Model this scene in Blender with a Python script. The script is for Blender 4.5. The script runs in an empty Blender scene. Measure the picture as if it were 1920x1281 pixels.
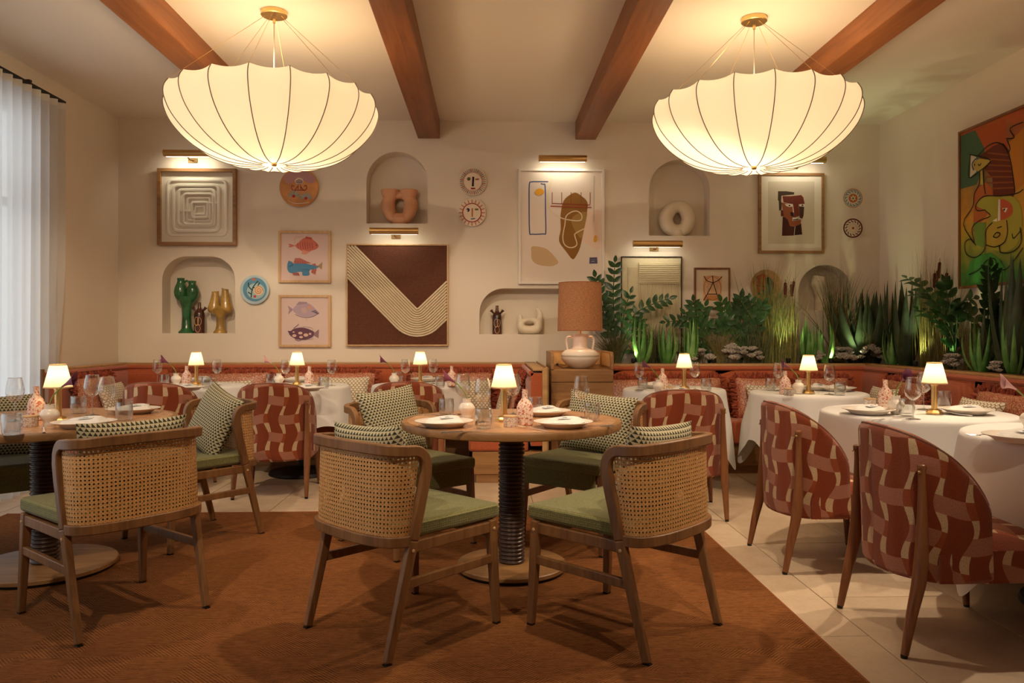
import bpy, math, random
from mathutils import Vector, Matrix
R = math.radians
PI = math.pi
scene = bpy.context.scene
col = scene.collection
rnd = random.Random(7)

# ---------------------------------------------------------------- camera
F_PX, CAM_H, YAW, HOR = 1450.0, 1.21, R(1.78), 624.0
cam_d = bpy.data.cameras.new('camera')
cam_d.sensor_width = 36.0
cam_d.lens = F_PX / 1920.0 * 36.0
cam_d.shift_y = -(640.5 - HOR) / 1920.0
cam_d.clip_start = 0.02
cam = bpy.data.objects.new('camera', cam_d)
cam.location = (0, 0, CAM_H)
cam.rotation_euler = (R(90), 0, -YAW)
col.objects.link(cam)
scene.camera = cam

# ---------------------------------------------------------------- daylight outside the window
world = bpy.data.worlds.new('world'); scene.world = world
world.use_nodes = True
bg = world.node_tree.nodes['Background']
bg.inputs[0].default_value = (0.96, 0.98, 1.0, 1)
bg.inputs[1].default_value = 2.7

# ---------------------------------------------------------------- exposure
vs = scene.view_settings
vs.view_transform = 'Standard'; vs.look = 'None'; vs.gamma = 1.0; vs.use_curve_mapping = False
vs.exposure = 0.20
scene.cycles.max_bounces = 8
scene.cycles.diffuse_bounces = 4
scene.cycles.transparent_max_bounces = 24
scene.cycles.caustics_reflective = False
scene.cycles.caustics_refractive = False
scene.cycles.sample_clamp_indirect = 6.0

# ---------------------------------------------------------------- unseen ceiling spots; the last two are added front fill (ceiling at 3.30 m)
WARM = (1.0, 0.79, 0.55)
def spot(loc, aim, watt, deg, blend=0.6, colr=WARM, rad=0.04):
    d = bpy.data.lights.new('ceiling_or_fill_spot', 'SPOT'); d.energy = watt; d.color = colr
    d.spot_size = R(deg); d.spot_blend = blend; d.shadow_soft_size = rad
    o = bpy.data.objects.new('ceiling_or_fill_spot', d); o.location = loc
    o.rotation_euler = (Vector(aim) - Vector(loc)).to_track_quat('-Z', 'Y').to_euler()
    col.objects.link(o); return o
for loc, aim, watt, deg in [
    ((-2.45, 4.6, 3.27), (-2.5, 6.9, 0.7), 105, 62),
    ((-1.55, 4.6, 3.27), (-1.6, 6.9, 0.7), 105, 62),
    ((-0.15, 4.6, 3.27), (-0.6, 6.9, 0.7), 105, 62),
    ((1.60, 4.6, 3.27), (1.5, 6.4, 0.7), 105, 62),
    ((2.95, 4.5, 3.27), (2.5, 5.9, 0.7), 80, 60),
    ((3.15, 4.75, 3.27), (2.1, 3.7, 0.4), 135, 78),
    ((3.05, 3.75, 3.27), (2.0, 2.6, 0.4), 125, 78),
    ((0.30, 3.7, 3.27), (0.12, 3.8, 0.7), 110, 78),
    ((-2.0, 3.7, 3.27), (-2.0, 3.8, 0.7), 60, 78),
    ((-1.5, 0.9, 3.27), (-0.9, 4.4, 1.2), 190, 64),  # added fill spot for the chair backs, left
    ((1.2, 0.9, 3.27), (0.8, 4.4, 1.2), 190, 64),  # added fill spot for the chair backs, right
]:
    spot(loc, aim, watt, deg)
# ---------------------------------------------------------------- helpers
def hx(s):
    s = s.lstrip('#'); c = [int(s[i:i+2], 16) / 255 for i in (0, 2, 4)]
    return tuple((x / 12.92 if x <= 0.04045 else ((x + 0.055) / 1.055) ** 2.4) for x in c) + (1,)

_cs, _sn = math.cos(YAW), math.sin(YAW)
def ray(px, py):
    rx = (px - 960) / F_PX
    return (rx * _cs + _sn, _cs - rx * _sn, (HOR - py) / F_PX)
def at_z(px, py, z):
    r = ray(px, py); t = (z - CAM_H) / r[2]; return Vector((r[0] * t, r[1] * t, z))
def at_y(px, py, y):
    r = ray(px, py); t = y / r[1]; return Vector((r[0] * t, y, CAM_H + r[2] * t))
def at_x(px, py, x):
    r = ray(px, py); t = x / r[0]; return Vector((x, r[1] * t, CAM_H + r[2] * t))

class MB:
    """collects faces (with material index and uv) and links them as ONE mesh object"""
    def __init__(s): s.v = []; s.f = []; s.mi = []; s.uv = []
    def add(s, vs, fs, mi=0, uvs=None):
        b = len(s.v); s.v += [tuple(p) for p in vs]
        s.uv += list(uvs) if uvs else [(p[0] + p[1] * 0.37, p[2] + p[1]) for p in vs]
        for f in fs: s.f.append(tuple(i + b for i in f)); s.mi.append(mi)
        return s
    def box(s, x0, x1, y0, y1, z0, z1, mi=0, M=None):
        p = [Vector((x, y, z)) for z in (z0, z1) for y in (y0, y1) for x in (x0, x1)]
        if M is not None: p = [M @ q for q in p]
        return s.add(p, [(0, 2, 3, 1), (4, 5, 7, 6), (0, 1, 5, 4), (2, 6, 7, 3), (0, 4, 6, 2), (1, 3, 7, 5)], mi)
    def bar(s, p0, p1, w0, h0, w1=None, h1=None, side=(1, 0, 0), mi=0):
        p0, p1 = Vector(p0), Vector(p1); w1 = w1 or w0; h1 = h1 or h0
        t = (p1 - p0).normalized(); a = Vector(side); a = (a - t * a.dot(t)).normalized(); b = t.cross(a)
        q = []
        for p, w, h in ((p0, w0, h0), (p1, w1, h1)):
            for sx, sy in ((-1, -1), (1, -1), (1, 1), (-1, 1)): q.append(p + a * (sx * w / 2) + b * (sy * h / 2))
        return s.add(q, [(3, 2, 1, 0), (4, 5, 6, 7), (0, 1, 5, 4), (1, 2, 6, 5), (2, 3, 7, 6), (3, 0, 4, 7)], mi)
    def lathe(s, prof, seg=24, c=(0, 0, 0), mi=0, M=None, wob=None):
        vs, uv, fs = [], [], []; n = len(prof); L = 0; ls = [0]
        for a, b in zip(prof, prof[1:]): L += math.hypot(a[0] - b[0], a[1] - b[1]); ls.append(L)
        for i in range(seg + 1):
            an = 2 * PI * i / seg
            for k, (r, z) in enumerate(prof):
                rr = r * (wob(an, z) if wob else 1)
                p = Vector((rr * math.cos(an) + c[0], rr * math.sin(an) + c[1], z + c[2]))
                vs.append(M @ p if M is not None else p); uv.append((i / seg, ls[k]))
        for i in range(seg):
            for k in range(n - 1):
                fs.append((i * n + k, (i + 1) * n + k, (i + 1) * n + k + 1, i * n + k + 1))
        return s.add(vs, fs, mi, uv)
    def tube(s, path, r, seg=8, closed=False, mi=0, normals=None, sec=None, caps=True):
        """sec: list of (n,b) offsets scaled by r; normals: explicit normal per point"""
        P = [Vector(p) for p in path]; n = len(P); rr = r if isinstance(r, (list, tuple)) else [r] * n
        sec = sec or [(math.cos(2 * PI * k / seg), math.sin(2 * PI * k / seg)) for k in range(seg)]
        m = len(sec); vs = []; uv = []; nm = None; L = 0
        for i in range(n):
            a = P[(i - 1) % n] if (closed or i > 0) else P[0]; b = P[(i + 1) % n] if (closed or i < n - 1) else P[-1]
            t = (b - a); t = t.normalized() if t.length > 1e-9 else Vector((0, 0, 1))
            if normals: nm = Vector(normals[i])
            elif nm is None:
                nm = Vector((0, 0, 1)) if abs(t.z) < 0.9 else Vector((1, 0, 0))
            nm = nm - t * nm.dot(t); nm = nm.normalized() if nm.length > 1e-9 else t.orthogonal().normalized()
            bn = t.cross(nm)
            if i: L += (P[i] - P[i - 1]).length
            for k, (x, y) in enumerate(sec): vs.append(P[i] + nm * (x * rr[i]) + bn * (y * rr[i])); uv.append((k / m, L))
        fs = []
        for i in range(n if closed else n - 1):
            j = (i + 1) % n
            for k in range(m): fs.append((i * m + k, i * m + (k + 1) % m, j * m + (k + 1) % m, j * m + k))
        if caps and not closed: fs += [tuple(range(m - 1, -1, -1)), tuple(range((n - 1) * m, n * m))]
        return s.add(vs, fs, mi, uv)
    def grid(s, G, uv=None, mi=0, flip=False, wrap=False):
        a, b = len(G), len(G[0]); vs = [p for row in G for p in row]
        u = [q for row in uv for q in row] if uv else None; fs = []
        for i in range(a - 1 + (1 if wrap else 0)):
            for j in range(b - 1):
                i2 = (i + 1) % a
                q = (i * b + j, i2 * b + j, i2 * b + j + 1, i * b + j + 1); fs.append(q[::-1] if flip else q)
        return s.add(vs, fs, mi, u)
    def prism(s, pts, y0, y1, mi=0):
        """outline in x,z, extruded from y0 (front, towards -y) to y1"""
        n = len(pts)
        vs = [(x, y0, z) for x, z in pts] + [(x, y1, z) for x, z in pts]
        ar = sum(pts[i][0] * pts[(i + 1) % n][1] - pts[(i + 1) % n][0] * pts[i][1] for i in range(n))
        fs = [tuple(range(n)), tuple(range(2 * n - 1, n - 1, -1))]
        fs += [(i, i + n, (i + 1) % n + n, (i + 1) % n) for i in range(n)]
        if ar < 0: fs = [f[::-1] for f in fs]
        return s.add(vs, fs, mi)
    def stroke(s, pts, w, y0, y1, mi=0, closed=False):
        """painted line: a flat ribbon in x,z with a hair of thickness"""
        n = len(pts); L, Rr = [], []
        for i in range(n):
            a = pts[(i - 1) % n] if closed or i else pts[0]; b = pts[(i + 1) % n] if closed or i < n - 1 else pts[-1]
            dx, dz = b[0] - a[0], b[1] - a[1]; l = math.hypot(dx, dz) or 1
            nx, nz = -dz / l * w / 2, dx / l * w / 2
            L.append((pts[i][0] + nx, pts[i][1] + nz)); Rr.append((pts[i][0] - nx, pts[i][1] - nz))
        vs = [(x, y0, z) for x, z in L] + [(x, y0, z) for x, z in Rr] + [(x, y1, z) for x, z in L] + [(x, y1, z) for x, z in Rr]
        fs = []
        for i in range(n if closed else n - 1):
            j = (i + 1) % n
            fs += [(i, n + i, n + j, j), (i, j, 2 * n + j, 2 * n + i), (n + i, 3 * n + i, 3 * n + j, n + j)]
        return s.add(vs, fs, mi)
    def build(s, name, mats, parent=None, smooth=38, bevel=0, seg=2, M=None, sub=0):
        me = bpy.data.meshes.new(name)
        me.from_pydata([M @ Vector(p) for p in s.v] if M is not None else s.v, [], s.f)
        if not isinstance(mats, (list, tuple)): mats = [mats]
        for m in mats: me.materials.append(m)
        if len(mats) > 1: me.polygons.foreach_set('material_index', s.mi)
        ul = me.uv_layers.new(name='UVMap')
        li = [0] * len(me.loops); me.loops.foreach_get('vertex_index', li)
        flat = []
        for i in li: flat += s.uv[i]
        ul.data.foreach_set('uv', flat)
        if smooth:
            me.polygons.foreach_set('use_smooth', [True] * len(me.polygons))
            me.set_sharp_from_angle(angle=R(smooth))
        me.update()
        o = bpy.data.objects.new(name, me); col.objects.link(o)
        if parent: o.parent = parent
        if bevel:
            b = o.modifiers.new('bevel', 'BEVEL'); b.width = bevel; b.segments = seg; b.limit_method = 'ANGLE'; b.angle_limit = R(40)
        if sub:
            b = o.modifiers.new('sub', 'SUBSURF'); b.levels = sub; b.render_levels = sub
        return o

def empty(name, loc=(0, 0, 0), rz=0.0):
    o = bpy.data.objects.new(name, None); o.empty_display_size = 0.1
    o.location = loc; o.rotation_euler = (0, 0, rz); col.objects.link(o); return o
def tag(o, label=None, cat=None, group=None, kind=None):
    if label: o['label'] = label
    if cat: o['category'] = cat
    if group: o['group'] = group
    if kind: o['kind'] = kind
    return o
def copy_tree(o, parent=None):
    c = o.copy(); col.objects.link(c); c.parent = parent
    for ch in o.children: copy_tree(ch, c)
    return c
_proto = {}
def put(key, builder, loc, rz, label, cat, group=None, scale=1.0):
    """first use builds the thing, later uses copy it with its parts"""
    if key not in _proto: o = _proto[key] = builder()
    else: o = copy_tree(_proto[key])
    o.location = loc; o.rotation_euler = (o.rotation_euler[0], o.rotation_euler[1], rz); o.scale = (scale,) * 3
    if 'group' in o and not group: del o['group']
    return tag(o, label, cat, group)
def catmull(pts, n=6, closed=False):
    P = [tuple(p) for p in pts]; k = len(P); out = []
    rng = range(k if closed else k - 1)
    for i in rng:
        g = (lambda j: P[j % k]) if closed else (lambda j: P[max(0, min(k - 1, j))])
        a, b, c, d = g(i - 1), g(i), g(i + 1), g(i + 2)
        for q in range(n):
            t = q / n
            out.append(tuple(0.5 * (2 * b[x] + (c[x] - a[x]) * t + (2 * a[x] - 5 * b[x] + 4 * c[x] - d[x]) * t * t + (3 * b[x] - a[x] - 3 * c[x] + d[x]) * t ** 3) for x in range(len(b))))
    if not closed: out.append(P[-1])
    return out
def sgp(v, e): return math.copysign(abs(v) ** e, v)
def lerp(a, b, t): return a + (b - a) * t

# ---------------------------------------------------------------- materials
def nmat(name):
    m = bpy.data.materials.new(name); m.use_nodes = True; nt = m.node_tree
    return m, nt, nt.nodes['Principled BSDF']
class N:
    """tiny node helper"""
    def __init__(s, nt): s.nt = nt
    def new(s, t, **kw):
        n = s.nt.nodes.new(t)
        for k, v in kw.items(): setattr(n, k, v)
        return n
    def link(s, a, b): s.nt.links.new(a, b)
    def val(s, x, sock):
        if hasattr(x, 'is_output') or hasattr(x, 'links'): s.link(x, sock)
        else: sock.default_value = x
    def math(s, op, a, b=0.0, c=None):
        n = s.new('ShaderNodeMath', operation=op); s.val(a, n.inputs[0]); s.val(b, n.inputs[1])
        if c is not None: s.val(c, n.inputs[2])
        return n.outputs[0]
    def mix(s, f, a, b):
        n = s.new('ShaderNodeMix', data_type='RGBA'); s.val(f, n.inputs[0]); s.val(a, n.inputs[6]); s.val(b, n.inputs[7]); return n.outputs[2]
    def co(s, kind='Object', scale=(1, 1, 1), rot=(0, 0, 0)):
        t = s.new('ShaderNodeTexCoord'); mp = s.new('ShaderNodeMapping')
        mp.inputs['Scale'].default_value = scale; mp.inputs['Rotation'].default_value = rot
        s.link(t.outputs[kind], mp.inputs['Vector']); return mp.outputs[0]
    def noise(s, vec, scale, detail=3, rough=0.5, dist=0.0):
        n = s.new('ShaderNodeTexNoise'); s.link(vec, n.inputs['Vector'])
        n.inputs['Scale'].default_value = scale; n.inputs['Detail'].default_value = detail
        n.inputs['Roughness'].default_value = rough; n.inputs['Distortion'].default_value = dist; return n.outputs[0]
    def ramp(s, f, stops):
        n = s.new('ShaderNodeValToRGB'); s.link(f, n.inputs[0]); e = n.color_ramp.elements
        while len(e) < len(stops): e.new(0.5)
        for i, (p, c) in enumerate(stops): e[i].position = p; e[i].color = c
        return n.outputs[0]
    def bump(s, h, strength, dist, bsdf, prev=None):
        n = s.new('ShaderNodeBump'); n.inputs['Strength'].default_value = strength; n.inputs['Distance'].default_value = dist
        s.link(h, n.inputs['Height']); s.link(n.outputs[0], bsdf.inputs['Normal']); return n
    def sep(s, v):
        n = s.new('ShaderNodeSeparateXYZ'); s.link(v, n.inputs[0]); return n.outputs
def plain(name, c, rough=0.6, metal=0.0, bump=0.0, bscale=60, spec=0.5, var=0.0, coat=0.0):
    m, nt, b = nmat(name); n = N(nt); c = hx(c) if isinstance(c, str) else tuple(c) + (1,)
    b.inputs['Base Color'].default_value = c; b.inputs['Roughness'].default_value = rough
    b.inputs['Metallic'].default_value = metal; b.inputs['Specular IOR Level'].default_value = spec
    if coat: b.inputs['Coat Weight'].default_value = coat; b.inputs['Coat Roughness'].default_value = 0.12
    if bump or var:
        v = n.co('Object'); t = n.noise(v, bscale, 4)
        if var:
            t2 = n.noise(v, bscale * 0.2, 3)
            lo = tuple(x * (1 - var) for x in c[:3]) + (1,); hi = tuple(min(1, x * (1 + var)) for x in c[:3]) + (1,)
            n.link(n.ramp(t2, [(0.3, lo), (0.7, hi)]), b.inputs['Base Color'])
        if bump: n.bump(t, bump, 0.004, b)
    return m
def wood(name, c1, c2, scale=1.0, rough=0.42, axis='z'):
    m, nt, b = nmat(name); n = N(nt)
    sc = {'x': (3, 40, 40), 'y': (40, 3, 40), 'z': (40, 40, 3)}[axis]
    v = n.co('Object', tuple(a * scale for a in sc)); t = n.noise(v, 1.0, 5, 0.6, 0.6)
    v2 = n.co('Object', tuple(a * scale * 0.12 for a in sc)); t2 = n.noise(v2, 1.0, 2)
    t3 = n.math('ADD', n.math('MULTIPLY', t, 0.6), n.math('MULTIPLY', t2, 0.4))
    n.link(n.ramp(t3, [(0.35, hx(c1)), (0.66, hx(c2))]), b.inputs['Base Color'])
    b.inputs['Roughness'].default_value = rough; n.bump(t, 0.12, 0.002, b); return m
def weave(name, c1, c2, scale=260.0, rough=0.9, kind='Object', bump=0.5, sheen=0.2):
    m, nt, b = nmat(name); n = N(nt); v = n.co(kind)
    x, y, z = n.sep(v)
    h = n.math('ADD', n.math('ADD', n.math('SINE', n.math('MULTIPLY', x, scale * 2)), n.math('SINE', n.math('MULTIPLY', y, scale * 2))), n.math('SINE', n.math('MULTIPLY', z, scale * 2)))
    t = n.noise(v, scale * 0.5, 3, 0.7)
    k = n.math('ADD', n.math('MULTIPLY', h, 0.09), t)
    n.link(n.ramp(k, [(0.3, hx(c1)), (0.72, hx(c2))]), b.inputs['Base Color'])
    b.inputs['Roughness'].default_value = rough; b.inputs['Sheen Weight'].default_value = sheen
    b.inputs['Specular IOR Level'].default_value = 0.2
    n.bump(k, bump, 0.003, b); return m

def speckle_mat(name, base, c1, c2, scale=90, thr=0.55):
    m, nt, b = nmat(name); n = N(nt); v = n.co('Object')
    t = n.noise(v, scale, 2); t2 = n.noise(v, scale * 1.6, 2, 0.5, 0.3)
    k = n.ramp(t, [(thr, (0, 0, 0, 1)), (thr + 0.03, (1, 1, 1, 1))]); k2 = n.ramp(t2, [(thr + 0.05, (0, 0, 0, 1)), (thr + 0.08, (1, 1, 1, 1))])
    c = n.mix(k, hx(base), hx(c1)); c = n.mix(k2, c, hx(c2))
    n.link(c, b.inputs['Base Color']); b.inputs['Roughness'].default_value = 0.4; return m
MT = {}
MT['plaster'] = plain('plaster', (0.81, 0.71, 0.595), 0.9, bump=0.12, bscale=9, spec=0.15, var=0.02)
MT['ceiling'] = plain('ceiling_plaster', (0.80, 0.715, 0.61), 0.92, bump=0.1, bscale=6, spec=0.1)
MT['niche'] = plain('niche_plaster', (0.79, 0.69, 0.57), 0.9, bump=0.1, bscale=9, spec=0.15)
MT['beam'] = wood('beam_wood', '#74401d', '#9f6031', 0.5, 0.45, 'y')
MT['oak'] = wood('oak', '#6c482b', '#95693f', 1.0, 0.42, 'z')
MT['oak_x'] = wood('oak_long', '#7d5733', '#ad8051', 0.7, 0.45, 'x')
MT['oak_y'] = wood('oak_deep', '#6c482b', '#95693f', 1.0, 0.42, 'y')
MT['oak_cap'] = wood('oak_cap', '#a87c4a', '#c8a06c', 0.7, 0.45, 'x')
MT['walnut'] = wood('walnut', '#6c4023', '#96603a', 1.0, 0.38, 'z')
MT['pale_oak'] = wood('pale_oak', '#c39a68', '#dab588', 0.8, 0.5, 'z')
MT['dark_base'] = plain('dark_metal', '#17120f', 0.45)
MT['ring_dark'] = plain('stained_rings', '#3a251a', 0.34, coat=0.3)
MT['brass'] = plain('brass', (0.78, 0.53, 0.22), 0.28, 1.0)
MT['brass_satin'] = plain('satin_brass', (0.62, 0.40, 0.16), 0.36, 1.0)
MT['brass_dark'] = plain('dimmed_brass', (0.20, 0.12, 0.05), 0.5, 1.0)  # brass darkened in colour to offset picture-light glare on arm and plate
MT['steel'] = plain('cutlery_steel', (0.92, 0.87, 0.82), 0.33, 1.0)
MT['black'] = plain('black', '#15120f', 0.6)
MT['white_ceramic'] = plain('white_ceramic', '#efe3d6', 0.35, coat=0.2)
MT['matte_white'] = plain('matte_white_clay', '#eadbc4', 0.85, bump=0.15, bscale=40)
MT['peach_clay'] = plain('peach_clay', '#d9a27c', 0.85, bump=0.2, bscale=40)
MT['cloth'] = plain('white_linen', '#e9e6e3', 0.85, bump=0.08, bscale=300, spec=0.2)
MT['napkin'] = weave('napkin_linen', '#e2dcd6', '#f3efea', 400, 0.9, bump=0.15)
MT['green_fab'] = weave('green_wool', '#605e36', '#8b8655', 330, 0.92, bump=0.6)
MT['rust_fab'] = weave('terracotta_wool', '#a04b2a', '#c06743', 300, 0.9, bump=0.35, sheen=0.35)
MT['boucle'] = speckle_mat('terracotta_boucle', '#a5583a', '#d9ab8c', '#8a4128', 130, 0.52)
MT['fringe'] = plain('terracotta_fringe', '#93432c', 0.95, var=0.5, bscale=160)
MT['cane_strip'] = plain('cane_strip', '#c79a5f', 0.6)

def cane_mat():
    m, nt, b = nmat('cane_webbing'); n = N(nt); v = n.co('UV'); x, y, z = n.sep(v)
    p = 0.0158
    def fr(a, off): return n.math('SUBTRACT', n.math('FRACT', n.math('ADD', n.math('DIVIDE', a, p), off)), 0.5)
    fx, fy = fr(x, 0.0), fr(y, 0.0)
    r = n.math('POWER', n.math('ADD', n.math('POWER', n.math('ABSOLUTE', fx), 2.0), n.math('POWER', n.math('ABSOLUTE', fy), 2.0)), 0.5)
    hole = n.math('LESS_THAN', r, 0.25)
    gx, gy = fr(x, 0.5), fr(y, 0.5)
    gr = n.math('POWER', n.math('ADD', n.math('POWER', n.math('ABSOLUTE', gx), 2.0), n.math('POWER', n.math('ABSOLUTE', gy), 2.0)), 0.5)
    knot = n.math('LESS_THAN', gr, 0.09)
    gl = n.math('LESS_THAN', n.math('MINIMUM', n.math('ABSOLUTE', gx), n.math('ABSOLUTE', gy)), 0.045)
    t = n.noise(n.co('UV', (90, 90, 90)), 1.0, 2)
    c = n.ramp(t, [(0.3, hx('#c48c50')), (0.7, hx('#dfae72'))])
    c = n.mix(n.math('MULTIPLY', gl, 0.3), c, hx('#8a5c2c')); c = n.mix(n.math('MULTIPLY', knot, 0.45), c, hx('#5d3816'))
    n.link(c, b.inputs['Base Color']); b.inputs['Roughness'].default_value = 0.55
    n.link(n.math('SUBTRACT', 1.0, hole), b.inputs['Alpha'])
    n.bump(r, 0.35, 0.002, b); return m
MT['cane'] = cane_mat()

def tri_mat(name, bg, fg, mid, sx=0.030, sy=0.024):
    """rows of woven triangles"""
    m, nt, b = nmat(name); n = N(nt); v = n.co('UV'); x, y, z = n.sep(v)
    row = n.math('FLOOR', n.math('DIVIDE', y, sy)); fy = n.math('FRACT', n.math('DIVIDE', y, sy))
    fx = n.math('FRACT', n.math('ADD', n.math('DIVIDE', x, sx), n.math('MULTIPLY', row, 0.5)))
    tri = n.math('MULTIPLY', n.math('ABSOLUTE', n.math('SUBTRACT', fx, 0.5)), 2.0)
    inside = n.math('LESS_THAN', n.math('ADD', tri, n.math('MULTIPLY', fy, 1.05)), 0.93)
    dark = n.math('LESS_THAN', n.math('ADD', n.math('MULTIPLY', fx, 1.2), n.math('MULTIPLY', fy, 0.2)), 0.72)
    c = n.mix(inside, hx(bg), n.mix(dark, hx(mid), hx(fg)))
    t = n.noise(n.co('UV', (420, 420, 420)), 1.0, 2)
    c2 = n.mix(n.math('MULTIPLY', t, 0.35), c, hx('#4a3b22'))
    n.link(c2, b.inputs['Base Color']); b.inputs['Roughness'].default_value = 0.95
    n.bump(n.math('ADD', n.math('MULTIPLY', inside, -0.6), t), 0.5, 0.003, b); return m
MT['tri'] = tri_mat('triangle_weave', '#cfc4a2', '#23271f', '#45442a', 0.0195, 0.0158)
def zig_mat():
    m, nt, b = nmat('cream_scallop_weave'); n = N(nt); v = n.co('UV'); x, y, z = n.sep(v)
    sx, sy = 0.034, 0.021
    row = n.math('FLOOR', n.math('DIVIDE', y, sy)); fy = n.math('FRACT', n.math('DIVIDE', y, sy))
    fx = n.math('FRACT', n.math('ADD', n.math('DIVIDE', x, sx), n.math('MULTIPLY', row, 0.5)))
    d = n.math('ABSOLUTE', n.math('SUBTRACT', n.math('ADD', n.math('MULTIPLY', n.math('ABSOLUTE', n.math('SUBTRACT', fx, 0.5)), 1.4), fy), 0.85))
    ln = n.math('LESS_THAN', d, 0.16)
    n.link(n.mix(ln, hx('#e2d4bd'), hx('#75603f')), b.inputs['Base Color']); b.inputs['Roughness'].default_value = 0.95
    n.bump(n.math('MULTIPLY', ln, -1.0), 0.4, 0.002, b); return m
MT['zig'] = zig_mat()

def patch_mat():
    """wavy basket weave of rust, dusty pink and cream"""
    m, nt, b = nmat('patchwork_weave'); n = N(nt); v = n.co('UV'); x, y, z = n.sep(v)
    wob = n.math('ADD', n.math('MULTIPLY', n.math('SINE', n.math('MULTIPLY', y, 23.0)), 0.013), n.math('MULTIPLY', n.math('SINE', n.math('ADD', n.math('MULTIPLY', y, 9.0), n.math('MULTIPLY', x, 6.0))), 0.014))
    wob2 = n.math('ADD', n.math('MULTIPLY', n.math('SINE', n.math('ADD', n.math('MULTIPLY', x, 21.0), 1.0)), 0.010), n.math('MULTIPLY', n.math('SINE', n.math('MULTIPLY', x, 8.0)), 0.014))
    u = n.math('DIVIDE', n.math('ADD', x, wob), 0.104); w = n.math('DIVIDE', n.math('ADD', y, wob2), 0.134)
    i = n.math('FLOOR', u); fu = n.math('FRACT', u); j = n.math('FLOOR', w); fw = n.math('FRACT', w)
    par = n.math('FLOORED_MODULO', n.math('ADD', i, j), 2.0)
    vert = n.math('LESS_THAN', fu, n.math('ADD', 0.75, n.math('MULTIPLY', n.math('SINE', n.math('MULTIPLY', y, 31.0)), 0.08)))
    horz = n.math('LESS_THAN', fw, 0.50)
    rust, rust2, pink, crm = hx('#8e401f'), hx('#a45029'), hx('#b87b62'), hx('#dcbd94')
    cross = n.mix(par, pink, rust)
    in_strip = n.mix(horz, rust, cross)
    gap = n.mix(horz, n.mix(par, crm, crm), n.mix(par, rust2, pink))
    c = n.mix(vert, gap, in_strip)
    t = n.noise(n.co('UV', (260, 260, 260)), 1.0, 2, 0.7)
    c = n.mix(n.ramp(t, [(0.45, (0, 0, 0, 1)), (0.8, (0.75, 0.75, 0.75, 1))]), c, hx('#682b14'))
    n.link(c, b.inputs['Base Color']); b.inputs['Roughness'].default_value = 0.95; b.inputs['Sheen Weight'].default_value = 0.25
    b.inputs['Specular IOR Level'].default_value = 0.15
    n.bump(t, 1.0, 0.004, b); return m
MT['patch'] = patch_mat()

def glass_mat(name, tint=(1, 1, 1), gloss=0.05, fac=1.0):
    m, nt, b = nmat(name); n = N(nt); nt.nodes.remove(b)
    tr = n.new('ShaderNodeBsdfTransparent'); tr.inputs[0].default_value = tuple(tint) + (1,)
    gl = n.new('ShaderNodeBsdfGlossy'); gl.inputs['Roughness'].default_value = gloss
    fr = n.new('ShaderNodeLayerWeight'); fr.inputs[0].default_value = 0.32
    mx = n.new('ShaderNodeMixShader'); f = n.math('MULTIPLY', n.math('POWER', fr.outputs['Facing'], 1.1), 1.05 * fac)
    f = n.math('ADD', f, 0.10)
    n.link(f, mx.inputs[0]); n.link(tr.outputs[0], mx.inputs[1]); n.link(gl.outputs[0], mx.inputs[2])
    n.link(mx.outputs[0], nt.nodes['Material Output'].inputs[0]); return m
MT['glass'] = glass_mat('clear_glass', (0.975, 0.975, 0.97))
MT['tumbler'] = glass_mat('tumbler_glass', (0.965, 0.975, 0.97), 0.06, 0.9)
MT['pane'] = glass_mat('window_glass', (0.95, 0.97, 0.97))

def shade_mat(name, colr, emit, estr, trans=0.5, ribs=0):
    """thin lit fabric: translucent cloth that also glows from the bulbs within"""
    m, nt, b = nmat(name); n = N(nt); nt.nodes.remove(b)
    d = n.new('ShaderNodeBsdfDiffuse'); d.inputs[0].default_value = tuple(colr) + (1,)
    t = n.new('ShaderNodeBsdfTranslucent'); t.inputs[0].default_value = tuple(colr) + (1,)
    e = n.new('ShaderNodeEmission'); e.inputs[0].default_value = tuple(emit) + (1,); e.inputs[1].default_value = estr
    mx = n.new('ShaderNodeMixShader'); mx.inputs[0].default_value = trans
    ad = n.new('ShaderNodeAddShader')
    n.link(d.outputs[0], mx.inputs[1]); n.link(t.outputs[0], mx.inputs[2])
    n.link(mx.outputs[0], ad.inputs[0]); n.link(e.outputs[0], ad.inputs[1])
    n.link(ad.outputs[0], nt.nodes['Material Output'].inputs[0]); return m
MT['pendant'] = shade_mat('pendant_fabric', (0.74, 0.67, 0.57), (1.0, 0.75, 0.50), 0.13, 0.5)
MT['lampshade'] = shade_mat('lit_lampshade', (0.85, 0.74, 0.55), (1.0, 0.78, 0.42), 0.20, 0.5)
def sheer_mat():
    m, nt, b = nmat('sheer_curtain'); n = N(nt); nt.nodes.remove(b)
    d = n.new('ShaderNodeBsdfDiffuse'); d.inputs[0].default_value = (0.80, 0.80, 0.80, 1)
    t = n.new('ShaderNodeBsdfTranslucent'); t.inputs[0].default_value = (0.80, 0.81, 0.82, 1)
    tr = n.new('ShaderNodeBsdfTransparent')
    mx = n.new('ShaderNodeMixShader'); mx.inputs[0].default_value = 0.55
    m2 = n.new('ShaderNodeMixShader'); m2.inputs[0].default_value = 0.16
    n.link(d.outputs[0], mx.inputs[1]); n.link(t.outputs[0], mx.inputs[2]); n.link(mx.outputs[0], m2.inputs[1]); n.link(tr.outputs[0], m2.inputs[2])
    n.link(m2.outputs[0], nt.nodes['Material Output'].inputs[0]); return m
MT['sheer'] = sheer_mat()

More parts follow.
